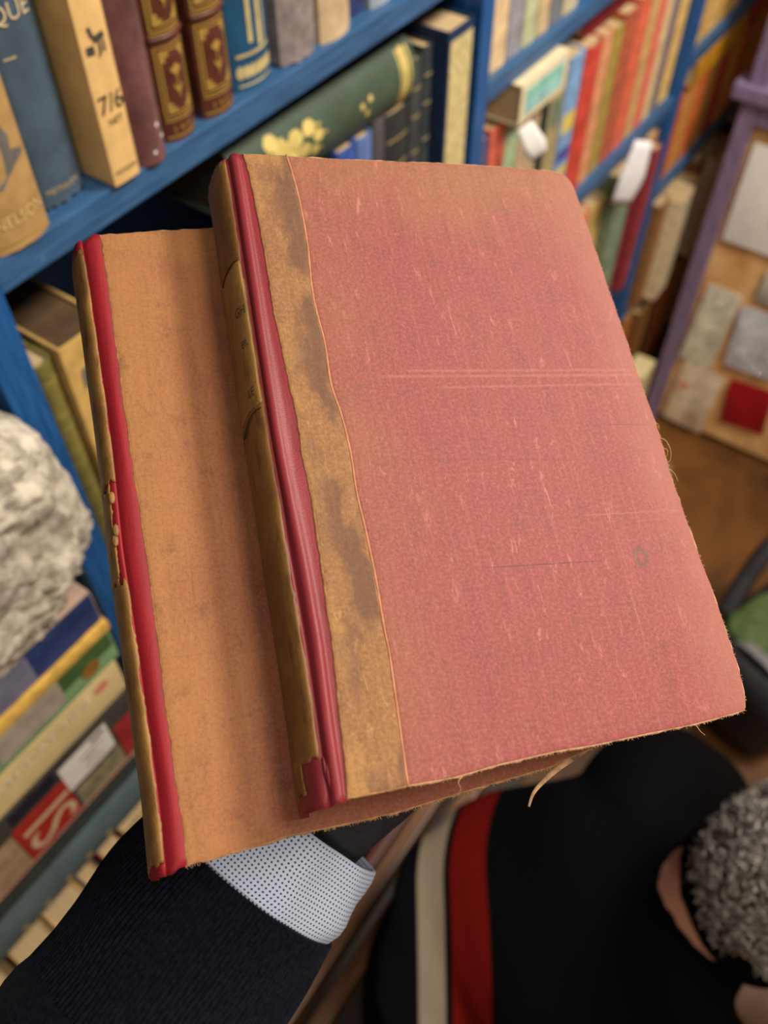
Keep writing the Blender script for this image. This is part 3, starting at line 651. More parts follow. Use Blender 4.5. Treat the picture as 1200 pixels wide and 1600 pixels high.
rows = [('blue_book', 'bright blue book under the green gilt one', .640, .030, .280, (58, 86, 160)), ('blue_book', 'pale mid blue book under the green gilt one', .673, .024, .279, (96, 122, 180)),
        ('brown_book', 'mottled brown book beside two blue ones, under the green gilt book', .700, .020, .284, (86, 82, 86)), ('black_book', 'black gilt ruled book right of the mottled brown one', .7225, .040, .280, (50, 52, 54)),
        ('charcoal_book', 'charcoal book with gilt rules, middle shelf', .766, .020, .318, (66, 70, 72)), ('dark_gilt_book', 'dark book with pale spine rules next to cream spined navy book', .788, .018, .324, (54, 60, 66))]
for nm, lab, s0, w, h, rgb in rows: book(nm, lab, s0, w, -.757, h, -.022, rgb, bulge=.003, decor=[('orn', 'gilt_rule', cloth((176, 160, 112), .5, .1), [(.002, w-.002, h-z, h-z+.002) for z in (.03, .06, .1)])] if s0 > .7 else ())
book('cream_spined_book', 'tall navy book with ornate cream spine against the middle upright', .808, .048, -.757, .335, -.004, (40, 62, 98), mat=cloth((34, 54, 88), .6, .15), d=.2,
     decor=[('orn', 'cream_spine_panel', cloth((206, 190, 136), .6, .25, 160), [(.003, .046, .0, .325)])])
# bay right of the middle upright, upper row
def run(specs, z0, n0, group, hj=0.0):
    for nm, lab, s0, w, h, rgb, extra in specs:
        book(nm, lab, s0, w, z0, h, n0 + extra.pop('dn', 0), rgb, group=None, **extra)
run([('gilt_book', 'narrow yellow gilt book right beside the middle blue upright', .896, .016, .2, (206, 172, 96), {}), ('cream_book', 'tall pale cream book on the shelf right of the middle upright', .914, .034, .22, (222, 194, 150), {}),
     ('lilac_book', 'lilac edged grey book beside the tall pale cream one', .951, .034, .21, (150, 148, 156), {}), ('mint_book', 'pale mint book upright between grey and cream neighbours', .988, .032, .21, (186, 192, 150), {}),
     ('buff_book', 'buff book standing right of the pale mint one', 1.023, .030, .2, (202, 178, 136), {}), ('slate_book', 'slate grey book with buff foot, right of the buff one', 1.056, .03, .2, (118, 124, 128), {}), ('oat_book', 'oat coloured book at the upper edge of the picture', 1.09, .04, .2, (196, 184, 150), {})], -.509, -.012, '')
# row below it
run([('plum_book', 'small dark violet patterned book against the middle upright, lower row', .896, .038, .232, (92, 80, 116), {}), ('coral_book', 'coral red paperback under the turquoise painted book', .938, .038, .235, (222, 110, 84), {}),
     ('mint_book', 'mint green paperback between coral and fawn spines', .979, .032, .236, (176, 202, 158), {}), ('fawn_book', 'wide fawn book below the turquoise painted book', 1.014, .060, .232, (190, 166, 134), {}),
     ('bottle_green_book', 'thin bottle green book right of the turquoise painted one', 1.078, .017, .256, (24, 48, 42), {}), ('sage_book', 'sage and buff pictorial book next to the thin bottle green one', 1.099, .042, .236, (168, 156, 112), {'decor': [('orn', 'picture', cloth((112, 130, 112), .6, .2), [(.004, .038, .03, .07), (.006, .036, .16, .2)])]}),
     ('pictorial_book', 'sky blue book with yellow and violet picture spine', 1.145, .044, .240, (128, 170, 216), {'decor': [('orn', 'yellow_picture', cloth((226, 206, 96), .6, .1), [(.004, .04, .13, .16), (.004, .04, .06, .075)]), ('orn', 'violet_picture', cloth((70, 70, 160), .6, .1), [(.004, .04, .085, .105), (.004, .04, .0, .03)])]}),
     ('red_book', 'bright red book standing right of the sky blue pictorial one', 1.193, .050, .236, (206, 76, 60), {'bulge': .008}), ('peach_book', 'peach coloured book next to the bright red one', 1.247, .034, .232, (222, 156, 112), {}),
     ('olive_yellow_book', 'olive yellow book between peach and brick spines', 1.284, .034, .228, (172, 150, 72), {}), ('brick_book', 'brick red book in the blurred middle row', 1.321, .044, .235, (184, 96, 66), {}),
     ('coral_book', 'coral orange book in the blurred middle row, right of brick one', 1.368, .044, .24, (226, 110, 80), {}), ('buff_book', 'buff book between two coral spines, blurred middle row', 1.415, .034, .236, (212, 172, 112), {}),
     ('coral_book', 'narrow coral pink book near the end of the blurred middle row', 1.452, .03, .246, (232, 118, 96), {}), ('cream_book', 'cream book near the end of the blurred middle row', 1.485, .03, .23, (226, 200, 150), {}),
     ('violet_grey_book', 'violet grey book near the end of the blurred middle row', 1.518, .03, .22, (132, 116, 128), {}), ('yellow_book', 'pale yellow book at the end of the blurred middle row', 1.552, .042, .235, (230, 194, 112), {})], -.824, -.014, '')
book('painted_book', 'book with turquoise seascape on cream lying across the upright spines', .955, .050, -.533, .120, .012, (226, 216, 180), mat=cloth((228, 216, 178), .5, .06), lie=True, lean=1, d=.12,
     decor=[('orn', 'turquoise_picture', cloth((150, 204, 200), .5, .25, 30), [(.008, .040, .011, .109)]), ('orn', 'green_picture', cloth((120, 190, 160), .5, .2, 30), [(.014, .022, .015, .105)])])
book('maroon_book', 'maroon book lying flat on top of the red and peach ones', 1.21, .030, -.5575, .17, -.03, (120, 26, 32), lie=True, d=.14)
book('cream_book', 'cream book lying flat beside the maroon one, upper right row', 1.385, .04, -.5435, .19, -.02, (214, 196, 156), lie=True, d=.14)
# paper tags sticking out
def tag_card(name, label, s, n, z, w, h, tilt, yaw, rgb, cat='paper tag'):
    V = []; F = []; nx, nz = 4, 8
    for lay in (0, 1):
        for j in range(nz+1):
            for i in range(nx+1):
                a, b = i/nx, j/nz; k = 1-.55*abs(b-.55)
                V.append(((a-.5)*w*k, -.012*math.sin(b*2.2)-lay*.0006, -b*h))
    m = nx+1; o = (nz+1)*m
    for j in range(nz):
        for i in range(nx): q = j*m+i; F += [(q, q+1, q+m+1, q+m), (o+q, o+q+m, o+q+m+1, o+q+1)]
    for i in range(nx): F += [(i, o+i, o+i+1, i+1), (nz*m+i, nz*m+i+1, o+nz*m+i+1, o+nz*m+i)]
    for j in range(nz): F += [(j*m, (j+1)*m, o+(j+1)*m, o+j*m), (j*m+nx, o+j*m+nx, o+(j+1)*m+nx, (j+1)*m+nx)]
    ob = pyd(name, V, F, cloth(rgb, .6, .04), None, True); ob.matrix_world = Matrix.Translation(B(s, n, z)) @ Matrix.Rotation(ANG+R_(yaw), 4, 'Z') @ Matrix.Rotation(R_(tilt), 4, 'Y')
    return tag(ob, label, cat)
tag_card('paper_slip', 'large white paper tag hanging in front of the blurred shelf edge', 1.375, .035, -.79, .046, .110, 12, -42, (236, 236, 242))
tag_card('paper_slip', 'small white paper slip under the turquoise painted book', .968, .014, -.586, .030, .045, -28, -35, (236, 234, 230))
# lower rows, blurred
run([('salmon_book', 'salmon book just below the blurred shelf, nearest the held book', 1.255, .07, .275, (226, 138, 108), {}), ('straw_book', 'straw coloured book between salmon and sage green ones', 1.328, .055, .27, (214, 186, 110), {}),
     ('sage_green_book', 'tall sage green book below the white paper tag', 1.39, .062, .30, (128, 146, 120), {'bulge': .01, 'dn': .02}), ('slate_book', 'slate blue book right of the tall sage green one', 1.456, .03, .30, (86, 108, 130), {}),
     ('dark_red_book', 'dark red book leaning in the lower blurred row', 1.49, .034, .30, (150, 52, 58), {'dn': .03, 'lean': 3}), ('amber_book', 'amber book at the end of the lower blurred row', 1.545, .048, .29, (214, 152, 70), {})], -1.177, -.012, '')
# far bay
run([('honey_book', 'honey yellow book on the far upper shelf', 1.662, .06, .2, (220, 178, 98), {}), ('sand_book', 'sand yellow book on the far upper shelf, second along', 1.725, .055, .2, (232, 192, 116), {}), ('straw_book', 'straw yellow book on the far upper shelf, third along', 1.785, .055, .19, (216, 170, 90), {}), ('sand_book', 'pale sand book at the far right of the upper shelf', 1.845, .06, .19, (226, 190, 120), {})], -.770, -.014, '')
book('mustard_book', 'mustard yellow book lying flat under the far upper shelf', 1.69, .045, -.80, .26, -.0, (206, 148, 40), lie=True, d=.2, mat=cloth((204, 146, 36), .5, .12, 30))
book('crimson_book', 'crimson book lying flat right of the mustard one', 1.96, .036, -.798, .2, -.0, (196, 46, 60), lie=True, d=.2)
cols = [(206, 96, 52), (216, 150, 80), (224, 122, 60), (196, 150, 72), (196, 74, 60), (228, 170, 88), (214, 104, 60), (190, 140, 70), (214, 120, 70), (206, 160, 96)]
adj = ['rust', 'apricot', 'orange', 'ochre', 'vermilion', 'golden', 'terracotta', 'khaki', 'tangerine', 'wheat']
s = 1.655
for i in range(10):
    w = .046+.012*((i*7) % 3)
    book(adj[i]+'_book', '%s coloured blurred spine in the row under the mustard book' % adj[i], s, w, -1.036, .175+.01*((i*5) % 3), -.012, cols[i]); s += w+.003
cols = [(150, 104, 60), (224, 206, 168), (196, 140, 78), (120, 84, 60), (232, 220, 196), (176, 120, 64), (60, 70, 110), (210, 184, 140), (170, 90, 60), (214, 196, 160)]
adj = ['tobacco', 'ivory', 'caramel', 'umber', 'white', 'toffee', 'indigo', 'linen', 'russet', 'parchment']
s = 1.655
for i in range(10):
    w = .05+.012*((i*5) % 3)
    book(adj[i]+'_book', '%s coloured blurred spine in the second lowest far row' % adj[i], s, w, -1.336, .262-.012*((i*7) % 3), .012+.012*((i*5) % 3), cols[i]); s += w+.004
cols = [(186, 126, 62), (130, 84, 44), (206, 150, 74), (88, 66, 50), (176, 104, 64), (220, 170, 80), (70, 66, 90), (226, 214, 170), (150, 110, 70), (200, 170, 120)]
adj = ['cinnamon', 'walnut', 'amber', 'coffee', 'copper', 'saffron', 'aubergine', 'primrose', 'hazel', 'biscuit']
s = 1.655
for i in range(10):
    w = .05+.012*((i*3) % 3)
    book(adj[i]+'_book', '%s coloured blurred spine in the lowest far row' % adj[i], s, w, -1.636, .262-.012*((i*7) % 3), .0+.008*((i*5) % 3), cols[i]); s += w+.004
s = .90
cols = [(170, 120, 70), (140, 100, 64), (196, 160, 110), (120, 90, 60), (186, 96, 70), (210, 180, 130), (90, 96, 80), (200, 150, 90), (160, 60, 50), (190, 170, 130), (150, 110, 60), (214, 190, 140)]
for i in range(11):
    w = .052+.01*((i*5) % 3); book(['bronze', 'cocoa', 'flax', 'bark', 'rose', 'barley', 'moss', 'maple', 'garnet', 'stone', 'oak'][i]+'_book', 'spine of %s colour on the low shelf behind the held books' % ['bronze', 'cocoa', 'flax', 'bark', 'rose', 'barley', 'moss', 'maple', 'garnet', 'stone', 'oak'][i], s, w, -1.597, .25+.01*((i*7) % 3), -.012, cols[i]); s += w+.003

# ------------------------------------------------------------------ left bay: pile of flat books, ornament, lower row
def pile(name, label, s0, w, ztop, ln, n0, rgb, **k): return book(name, label, s0, w, ztop, ln, n0, rgb, lie=True, group='books in the flat pile', d=k.pop('d', .19), **k)
pile('cream_book', 'thin cream book on top of the flat pile under the rough ornament', -.08, .0165, -.5955, .257, .050, (214, 196, 156), mat=cloth((206, 186, 142), .6, .12, 40), pages=cloth((226, 212, 176), .8, .1))
pile('picture_book', 'blue and pink pictorial book second from top of the flat pile', -.09, .042, -.6135, .284, .054, (190, 164, 156), mat=cloth((196, 168, 152), .55, .2, 18),
     decor=[('orn', 'blue_picture', cloth((48, 66, 118), .55, .35, 25), [(.001, .041, .215, .283)]), ('orn', 'blue_grey_picture', cloth((128, 130, 158), .55, .25, 25), [(.001, .041, .165, .215)])])
pile('yellow_book', 'slim yellow book in the flat pile under the pictorial one', -.10, .0125, -.6565, .296, .058, (232, 188, 92))
pile('green_book', 'leaf green paperback with grey panel in the flat pile', -.12, .044, -.670, .314, .056, (128, 164, 120), mat=cloth((138, 176, 128), .5, .15, 20),
     decor=[('orn', 'grey_panel', cloth((172, 162, 146), .6, .15), [(.001, .035, .185, .255)]), ('orn', 'dark_green_panel', cloth((72, 100, 56), .6, .15), [(.001, .022, .256, .312)]), ('orn', 'brown_picture', cloth((150, 108, 50), .6, .3, 60), [disc(.026, .285, .010, 8)])])
pile('cream_lettered_book', 'thick cream book with pale raised lettering in the middle of the flat pile', -.13, .049, -.7155, .318, .056, (228, 206, 150), mat=cloth((230, 208, 152), .5, .08, 30),
     decor=[('text', 'BEN BIRTHDAY TIME', .015, .205, .017, cloth((246, 238, 214), .5, .03), True), ('orn', 'red_device', cloth((214, 128, 112), .6, .2), [disc(.014, .296, .006, 7, 1.4)])])
fb = pile('boxed_book', 'thick dark red and grey book lettered IS with white label, low in the flat pile', -.15, .102, -.7655, .335, .058, (70, 68, 66), mat=cloth((74, 72, 68), .35, .25, 30),
     decor=[('orn', 'red_panel', cloth((178, 52, 46), .45, .1), [(.026, .100, .185, .245)]), ('text', 'IS', .066, .214, .075, cloth((222, 196, 160), .5, .05), False), ('orn', 'white_label', WHT, [(.010, .056, .245, .302)]),
            ('orn', 'label_print', cloth((120, 116, 120), .6, .1), [(.014, .020, .282, .298), (.026, .028, .265, .292), (.034, .037, .27, .285), (.046, .048, .268, .29)]), ('orn', 'red_corner', cloth((170, 56, 56), .5, .25, 30), [(.030, .094, .306, .334)]),
            ('orn', 'photograph', cloth((150, 144, 116), .5, .4, 45), [(.062, .096, .248, .304)]), ('orn', 'pink_edge', cloth((226, 164, 146), .45, .08), [(.0965, .1015, .13, .334)]), ('orn', 'tan_panel', cloth((176, 154, 122), .4, .2), [(.03, .096, .09, .184)]), ('orn', 'navy_panel', cloth((40, 38, 54), .4, .1), [(.004, .022, .19, .24)])])
pile('slate_book', 'dark slate bound book near the bottom of the flat pile', -.18, .037, -.8685, .345, .054, (62, 70, 68))
pile('teal_book', 'grey teal book with gilt lettering at the bottom of the flat pile', -.14, .080, -.9065, .34, .046, (86, 106, 112), bulge=.012, mat=cloth((92, 112, 118), .4, .12, 40, .2, None, .5), seg=12,
     decor=[('orn', 'gilt_ornament', cloth((186, 164, 110), .5, .1), [disc(.045+.012*(i % 2), .13+.014*i, .006, 6, .8) for i in range(9)])])
book('grey_book', 'thin grey sleeve standing between the flat pile and blue upright', .2025, .016, -.988, .345, -.02, (122, 122, 124), mat=cloth((126, 126, 128), .4, .15), d=.17)
V = []; F = []; nu, nv = 150, 110
for j in range(nv+1):
    th = math.pi*j/nv
    for i in range(nu):
        ph = 2*math.pi*i/nu; d = Vector((math.sin(th)*math.cos(ph), math.sin(th)*math.sin(ph), math.cos(th)))
        sq = lambda a, e: math.copysign(abs(a)**e, a)
        p = Vector((.100*sq(d.x, .7)*(1-.10*d.z), .052*sq(d.y, .7)*(1-.10*d.z), .094*sq(d.z, .6)))
        v1 = mnoise.voronoi(d*9.0)[0][0]; v2 = mnoise.voronoi(d*22.0)[0][0]
        rough = .35+.65*max(0, min(1, (-d.y*.8-d.x*.35+.2)*1.6))
        p += d*(.010*(.5-v1)*rough + .005*(.5-v2)*rough + .012*mnoise.noise(d*2.3))
        V.append(p)
for j in range(nv):
    for i in range(nu): F.append((j*nu+i, j*nu+(i+1) % nu, (j+1)*nu+(i+1) % nu, (j+1)*nu+i))
t = NT('rough_grey_white_plaster'); n_ = t.noise(t.coord(), 60, 5, .7)
ORN = t.done(t.mix(t.mr(n_, .35, .65), srgb(150, 142, 128), srgb(222, 214, 196)), .85, t.bump(t.noise(t.coord(), 260, 4), .5, .002))
orn = pyd('rough_ornament', V, F, ORN, None, True, fix=False); orn.matrix_world = Matrix.Translation(B(.116, .034, -.497)) @ Matrix.Rotation(ANG, 4, 'Z')
tag(orn, 'rough nubbly grey white ornament standing on the pile of flat books', 'ornament')
board('shelf', -.592, .224, -1.324, -1.30)
for nm, lab, s0, w, h, n0, rgb in (('tan_book', 'tan book standing under the flat pile, nearest the frame edge', -.16, .06, .27, .055, (190, 150, 96)), ('brown_box_book', 'mid brown book standing under the flat pile', -.095, .05, .25, .05, (132, 100, 64)), ('buff_book', 'buff book standing under the flat pile, cream page tops showing', -.04, .042, .275, .055, (206, 172, 118)),
                                   ('yellow_book', 'yellow book with coral patch standing under the flat pile', .006, .044, .28, .062, (222, 180, 110)), ('navy_book', 'navy book standing under the flat pile beside a red one', .054, .028, .255, .05, (44, 44, 66)), ('red_book', 'dull red book standing under the flat pile', .085, .030, .27, .05, (142, 52, 44)), ('cream_book', 'cream book standing under the flat pile by the upright', .118, .05, .28, .04, (204, 178, 130))):
    book(nm, lab, s0, w, -1.30, h, n0, rgb, d=.15)

# ------------------------------------------------------------------ brown slatted trough on the floor in front of the bookcase
def wood(name, a, b):
    t = NT(name); n = t.noise(t.coord(scale=(2, 40, 40)), 3, 5, .6); return t.done(t.mix(t.mr(n, .3, .7), srgb(*a), srgb(*b)), .45, t.bump(n, .2, .002))
WOOD = wood('brown_wood', (80, 48, 22), (116, 74, 36)); DKW = wood('dark_wood', (34, 22, 14), (54, 36, 22)); REDW = wood('red_wood', (62, 16, 12), (84, 26, 20))
tr = empty('wooden_trough', B(.0, .21, ZF), (0, 0, ANG)); tag(tr, 'long brown slatted wooden trough on the floor below the gloved hand', 'trough'); tb = (.0, .21, ZF)
bbox('slat', .0, .78, .252, .274, -1.30, -1.25, WOOD, tr, .003, tb); bbox('slat', .0, .78, .288, .310, -1.31, -1.265, WOOD, tr, .003, tb); bbox('slat', .30, .78, .232, .246, -1.29, -1.262, REDW, tr, .003, tb)
for s0 in (.02, .73): bbox('end_panel', s0, s0+.02, .232, .305, -1.68, -1.31, DKW, tr, .0, tb)
bbox('floor_panel', .0, .78, .215, .312, ZF, -1.68, DKW, tr, .0, tb)

# ------------------------------------------------------------------ end of the aisle: notice board in a purple frame
PUR = paint('purple_paint', (132, 114, 146), (20, 20, 3), .4, .2)
t = NT('cork'); n_ = t.noise(t.coord(), 16, 5, .7); CORK = t.done(t.mix(t.mr(n_, .35, .7), srgb(246, 200, 136), srgb(206, 148, 88)), .8, t.bump(t.noise(t.coord(), 120, 3), .4, .003))
SE = 1.77
nb = empty('notice_board', B(SE, .085, ZF), (0, 0, ANG)); tag(nb, 'cork notice board in a purple frame at the end of the aisle', 'notice board'); nbp = (SE, .085, ZF)
bbox('cork_panel', SE, SE+.02, .105, 1.2, -1.70, -.86, CORK, nb, 0, nbp); bbox('post', SE-.022, SE+.02, .083, .116, -1.72, .2, PUR, nb, .004, nbp); bbox('post', SE-.022, SE+.02, 1.2, 1.235, -1.72, .2, PUR, nb, .004, nbp)
bbox('rail', SE-.032, SE+.02, .06, 1.26, -.868, -.838, PUR, nb, .006, nbp); bbox('rail', SE-.02, SE+.02, .116, 1.2, -.91, -.868, PUR, nb, .004, nbp); bbox('upper_panel', SE, SE+.02, .116, 1.2, -.838, .2, PUR, nb, .0, nbp)
t = NT('clear_wrinkled_film_over_paper'); n_ = t.noise(t.coord(), 26, 3, .6, .8)
FILM = bpy.data.materials.new('clear_film'); FILM.use_nodes = True; nt_ = FILM.node_tree; nt_.nodes.clear()
o_ = nt_.nodes.new('ShaderNodeOutputMaterial'); m_ = nt_.nodes.new('ShaderNodeMixShader'); g_ = nt_.nodes.new('ShaderNodeBsdfGlossy'); tr_ = nt_.nodes.new('ShaderNodeBsdfTransparent'); g_.inputs['Roughness'].default_value = .06; m_.inputs[0].default_value = .12
nt_.links.new(tr_.outputs[0], m_.inputs[1]); nt_.links.new(g_.outputs[0], m_.inputs[2]); nt_.links.new(m_.outputs[0], o_.inputs[0])
def film(rgb, scale=24, k=1.0):
    t = NT('film_over_paper'); n_ = t.noise(t.coord(), scale, 3, .55, .6); c = srgb(*rgb)
    return t.done(t.mix(t.mr(t.noise(t.coord(), 22, 3), .4, .6), c, tuple(x*.78 for x in c[:3])+(1,)), .3, t.bump(n_, .45*k, .004), spec=.5)
def pinned(name, label, n0, n1, z0, z1, mat, tilt=0, cat='paper', extra=None):
    w, h = n1-n0, z1-z0; V = []; F = []; k = 8
    for lay in (0, 1):
        for j in range(k+1):
            for i in range(k+1): V.append((-.004-.004*math.sin(3.1*j/k)*(1+.5*math.sin(i))+lay*.0012, -w*i/k, h*j/k))
    m = k+1; o = m*m
    for j in range(k):
        for i in range(k): q = j*m+i; F += [(q, q+1, q+m+1, q+m), (o+q, o+q+m, o+q+m+1, o+q+1)]
    for i in range(k): F += [(i, o+i, o+i+1, i+1), (k*m+i, k*m+i+1, o+k*m+i+1, o+k*m+i), (i*m, (i+1)*m, o+(i+1)*m, o+i*m), (i*m+k, o+i*m+k, o+(i+1)*m+k, (i+1)*m+k)]
    ob = pyd(name, V, F, mat, None, True); ob.matrix_world = Matrix.Translation(B(SE-.004, n0, z0)) @ Matrix.Rotation(ANG, 4, 'Z') @ Matrix.Rotation(R_(tilt), 4, 'X')
    tag(ob, label, cat, 'papers pinned on the cork board')
    if extra:
        for (a0, a1, b0, b1, rgb) in extra:
            e = pyd('printed_patch', [(-.0105, -w*a0, h*b0), (-.0105, -w*a1, h*b0), (-.0105, -w*a1, h*b1), (-.0105, -w*a0, h*b1)], [(0, 1, 2, 3)], cloth(rgb, .6, .25, 40), ob)
    for p_ in ob.data.polygons: p_.use_smooth = False
    if 'film' in name:
        rr = random.Random(int(n0*1000)); parts = []
        for k_ in range(26):
            a, b = rr.random(), rr.random()**1.3; r_ = rr.uniform(.003, .008); parts.append(ball((-.012, -w*a, h*b), (r_*.8, r_, r_*.8), 10, 7))
        for k_ in range(5):
            b = rr.random(); a = rr.random()*.6; parts.append(tube([(-.012-.003*math.sin(i), -w*(a+.08*i), h*b+.006*math.sin(i*1.7)) for i in range(6)], [.002, .003, .0035, .003, .0035, .0015], 8))
        V, F = joinvf(parts); tag(pyd('clear_film_crinkles', V, F, FILM, ob, True, fix=False), kind='stuff')
    return ob
pinned('paper_sheet', 'large white printed sheet pinned high on the cork board', .128, .33, -1.165, -.945, cloth((246, 243, 236), .6, .04), 0, extra=[(.42, .8, .35, .6, (170, 170, 164))])
pinned('film_wrapped_paper', 'pale green sheet in clear film pinned below the white sheet', .122, .200, -1.50, -1.275, film((242, 240, 214)), 3, extra=None)
pinned('film_wrapped_paper', 'cream sheet with pink mark in clear film low on the cork board', .132, .232, -1.70, -1.505, film((248, 232, 204), 30), 2, extra=[(.05, .3, .6, .72, (226, 150, 140)), (.5, .9, .12, .3, (206, 176, 140))])
pinned('film_wrapped_paper', 'blue grey printed sheet in clear film on the cork board', .225, .34, -1.47, -1.30, film((222, 228, 236), 26), -3)
pinned('red_card', 'dark red card pinned low on the cork board', .268, .372, -1.635, -1.50, cloth((168, 24, 36), .4, .1), -6, 'card')
pinned('paper_slip', 'small grey green slip at the right of the cork board', .235, .33, -1.275, -1.19, cloth((196, 196, 180), .6, .1), 4)
bbox_o = bbox('cream_carton', 1.66, 1.74, .028, .078, ZF, -1.52, cloth((226, 210, 160), .6, .08), None, .004); tag(bbox_o, 'cream card carton standing on the floor by the purple post', 'carton')
# papers lying on the floor under the board
for k, (s0, n0, ln, wd_, yw, rgb, lab) in enumerate(((1.42, .20, .20, .09, 20, (150, 120, 84), 'fawn sheet of card lying on the floor below the cork board'), (1.22, .16, .10, .12, -10, (92, 92, 82), 'dark grey card lying on the brown floor by the bookcase'))):
    bm = bmesh.new(); bm_box(bm, 0, ln, -wd_, 0, 0, .004, .001); o = from_bm('floor_card', bm, cloth(rgb, .7, .2)); o.location = B(s0, n0, ZF); o.rotation_euler = (0, 0, ANG+R_(yw)); tag(o, lab, 'card')
# rucksack on the floor
bag = empty('rucksack', B(1.07, .585, ZF), (0, 0, ANG-R_(20))); tag(bag, 'black rucksack with green pocket panel on the brown floor', 'bag')
NYL = cloth((38, 36, 40), .6, .2); GRNP = cloth((74, 94, 52), .7, .15)
def rbox(c, r, e=.5, nz=26, ns=36, wob=.008):
    V = []; F = []
    for j in range(nz+1):
        th = math.pi*j/nz
        for i in range(ns):
            ph = 2*math.pi*i/ns; f = lambda a: math.copysign(abs(a)**e, a)
            d = Vector((f(math.sin(th))*f(math.cos(ph)), f(math.sin(th))*f(math.sin(ph)), f(math.cos(th))))
            V.append(Vector(c)+Vector((d.x*r[0], d.y*r[1], d.z*r[2]))+d*wob*mnoise.noise(d*3))
    for j in range(nz):
        for i in range(ns): F.append((j*ns+i, j*ns+(i+1) % ns, (j+1)*ns+(i+1) % ns, (j+1)*ns+i))
    return V, F
pyd('body', *rbox((.10, 0, .13), (.17, .12, .128)), NYL, bag, True); pyd('pocket_panel', *rbox((.06, .03, .235), (.085, .070, .03), .6), GRNP, bag, True)
V, F = tube(smooth_poly([(.25, .08, .22), (.24, .12, .30), (.16, .14, .33), (.08, .13, .27), (.02, .11, .22)], 24), [(.018, .006)]*24, 8); pyd('strap', V, F, NYL, bag, True)
V, F = tube(smooth_poly([(.0, .08, .21), (-.02, .03, .262), (-.02, -.03, .262), (.0, -.08, .21)], 16), [(.012, .004)]*16, 8); pyd('strap', V, F, cloth((120, 120, 120), .6, .2), bag, True)
V, F = rbox((0, 0, .03), (.03, .025, .028), 1.0, 14, 18, .012); o = pyd('crumpled_tissue', V, F, WHT, None, True); o.location = B(1.26, .43, ZF+.003); tag(o, 'crumpled white tissue on the floor beside the rucksack', 'tissue')

# ------------------------------------------------------------------ the arm that holds the books
def Pb(u, v, w): return BO + BU*u + BV*v + BN*w
WR = Vector((-.0509, .0974, H-.3365)); AX = Vector((-.0611, -.0734, -.0321)).normalized()      # wrist centre, direction to the elbow
arm = empty('holding_arm', WR + AX*.2); tag(arm, 'arm in navy ribbed jumper and pale blue cuff, gloved hand under the held books', 'person')
inv = Matrix.Translation(-(WR + AX*.2))
side = AX.cross(BN).normalized(); upv = side.cross(AX).normalized()
def ringtube(name, stations, seg, mat, uvk=None, rib=0, ribamp=0.0, wob=0.0, thick=.0):
    """open tube on the arm axis; stations (distance to elbow, radius side, radius up, shift side, shift up)"""
    V = []; F = []; n = len(stations)
    for lay in ((0, 1) if thick else (0,)):
        for i, (d, ra, rb, sx, sy) in enumerate(stations):
            for k in range(seg):
                a = 2*math.pi*k/seg; r = 1.0 - lay*thick/ra
                q = ribamp*math.cos(rib*a + 1.6*math.sin(d*60)*.6)/ra if rib else 0
                w_ = wob*mnoise.noise(Vector((math.cos(a)*2.2, math.sin(a)*2.2, d*38)))/ra
                p = WR + AX*d + side*(sx + ra*(r+q+w_)*math.cos(a)) + upv*(sy + rb*(r+q+w_)*math.sin(a)); V.append(inv @ p)
    b = n*seg
    for i in range(n-1):
        for k in range(seg): k2 = (k+1) % seg; F.append((i*seg+k, i*seg+k2, (i+1)*seg+k2, (i+1)*seg+k))
    if thick:
        for i in range(n-1):
            for k in range(seg): k2 = (k+1) % seg; F.append((b+i*seg+k, b+(i+1)*seg+k, b+(i+1)*seg+k2, b+i*seg+k2))
        for k in range(seg):
            k2 = (k+1) % seg; F += [(k, b+k, b+k2, k2), ((n-1)*seg+k, (n-1)*seg+k2, b+(n-1)*seg+k2, b+(n-1)*seg+k)]
    o = pyd(name, V, F, mat, arm, True, fix=bool(thick))
    uv = o.data.uv_layers.new(name='UVMap')
    for p in o.data.polygons:
        ks = [vi % seg for vi in (o.data.loops[l].vertex_index for l in p.loop_indices)]; wrap = max(ks)-min(ks) > seg/2
        for l in p.loop_indices:
            vi = o.data.loops[l].vertex_index; k = vi % seg; i = (vi // seg) % n
            uv.data[l].uv = ((k+seg if wrap and k < seg/2 else k)/seg, stations[i][0]*4.4)
    return o
t = NT('navy_knit'); n_ = t.noise(t.coord(), 500, 3); NAVY = t.done(t.mix(t.mr(n_, .3, .7), srgb(8, 9, 15), srgb(19, 21, 33)), .9, t.bump(t.noise(t.coord(), 1400, 2), .5, .0006), spec=.06, sheen=.02)
t = NT('blue_white_birdseye_shirting'); uvx, uvy, _z = t.sep(t.coord(scale=(150, 150, 1), out='UV'))
sx = t.math('SINE', t.math('MULTIPLY', t.math('ADD', uvx, uvy), math.pi)); sy = t.math('SINE', t.math('MULTIPLY', t.math('SUBTRACT', uvx, uvy), math.pi))
dots = t.math('MULTIPLY', sx, sy); dm = t.mr(dots, .25, .75)
SHIRT = t.done(t.mix(dm, srgb(190, 202, 226), srgb(62, 74, 100)), .8, t.bump(dots, -.5, .0008), spec=.2)
GLOVE = cloth((42, 42, 48), .75, .15, 300, .4, None, .2)
st = [(-.030+.004*i, .0382+.0008*math.sin(i*1.3), .030, .0005*math.sin(i*.9), -.004) for i in range(13)]
ringtube('shirt_cuff', st, 120, SHIRT, wob=.0035, thick=.0016)
st = [(.0-.0015+.002*i, 0.0394 + .0022*math.sin(min(1, i/26)*math.pi)+.00005*i, .0335, 0, -.004) for i in range(34)]
ringtube('ribbed_cuff', st, 138*5, NAVY, rib=138, ribamp=.0007, wob=.0016, thick=.003)
st = [(.060+.006*i, .0402+.00004*i + .0025*math.sin(min(1, i/8)*math.pi), .0355+.00020*i, 0, -.004) for i in range(44)]
ringtube('sleeve', st, 200, NAVY, wob=.0035, thick=.003)
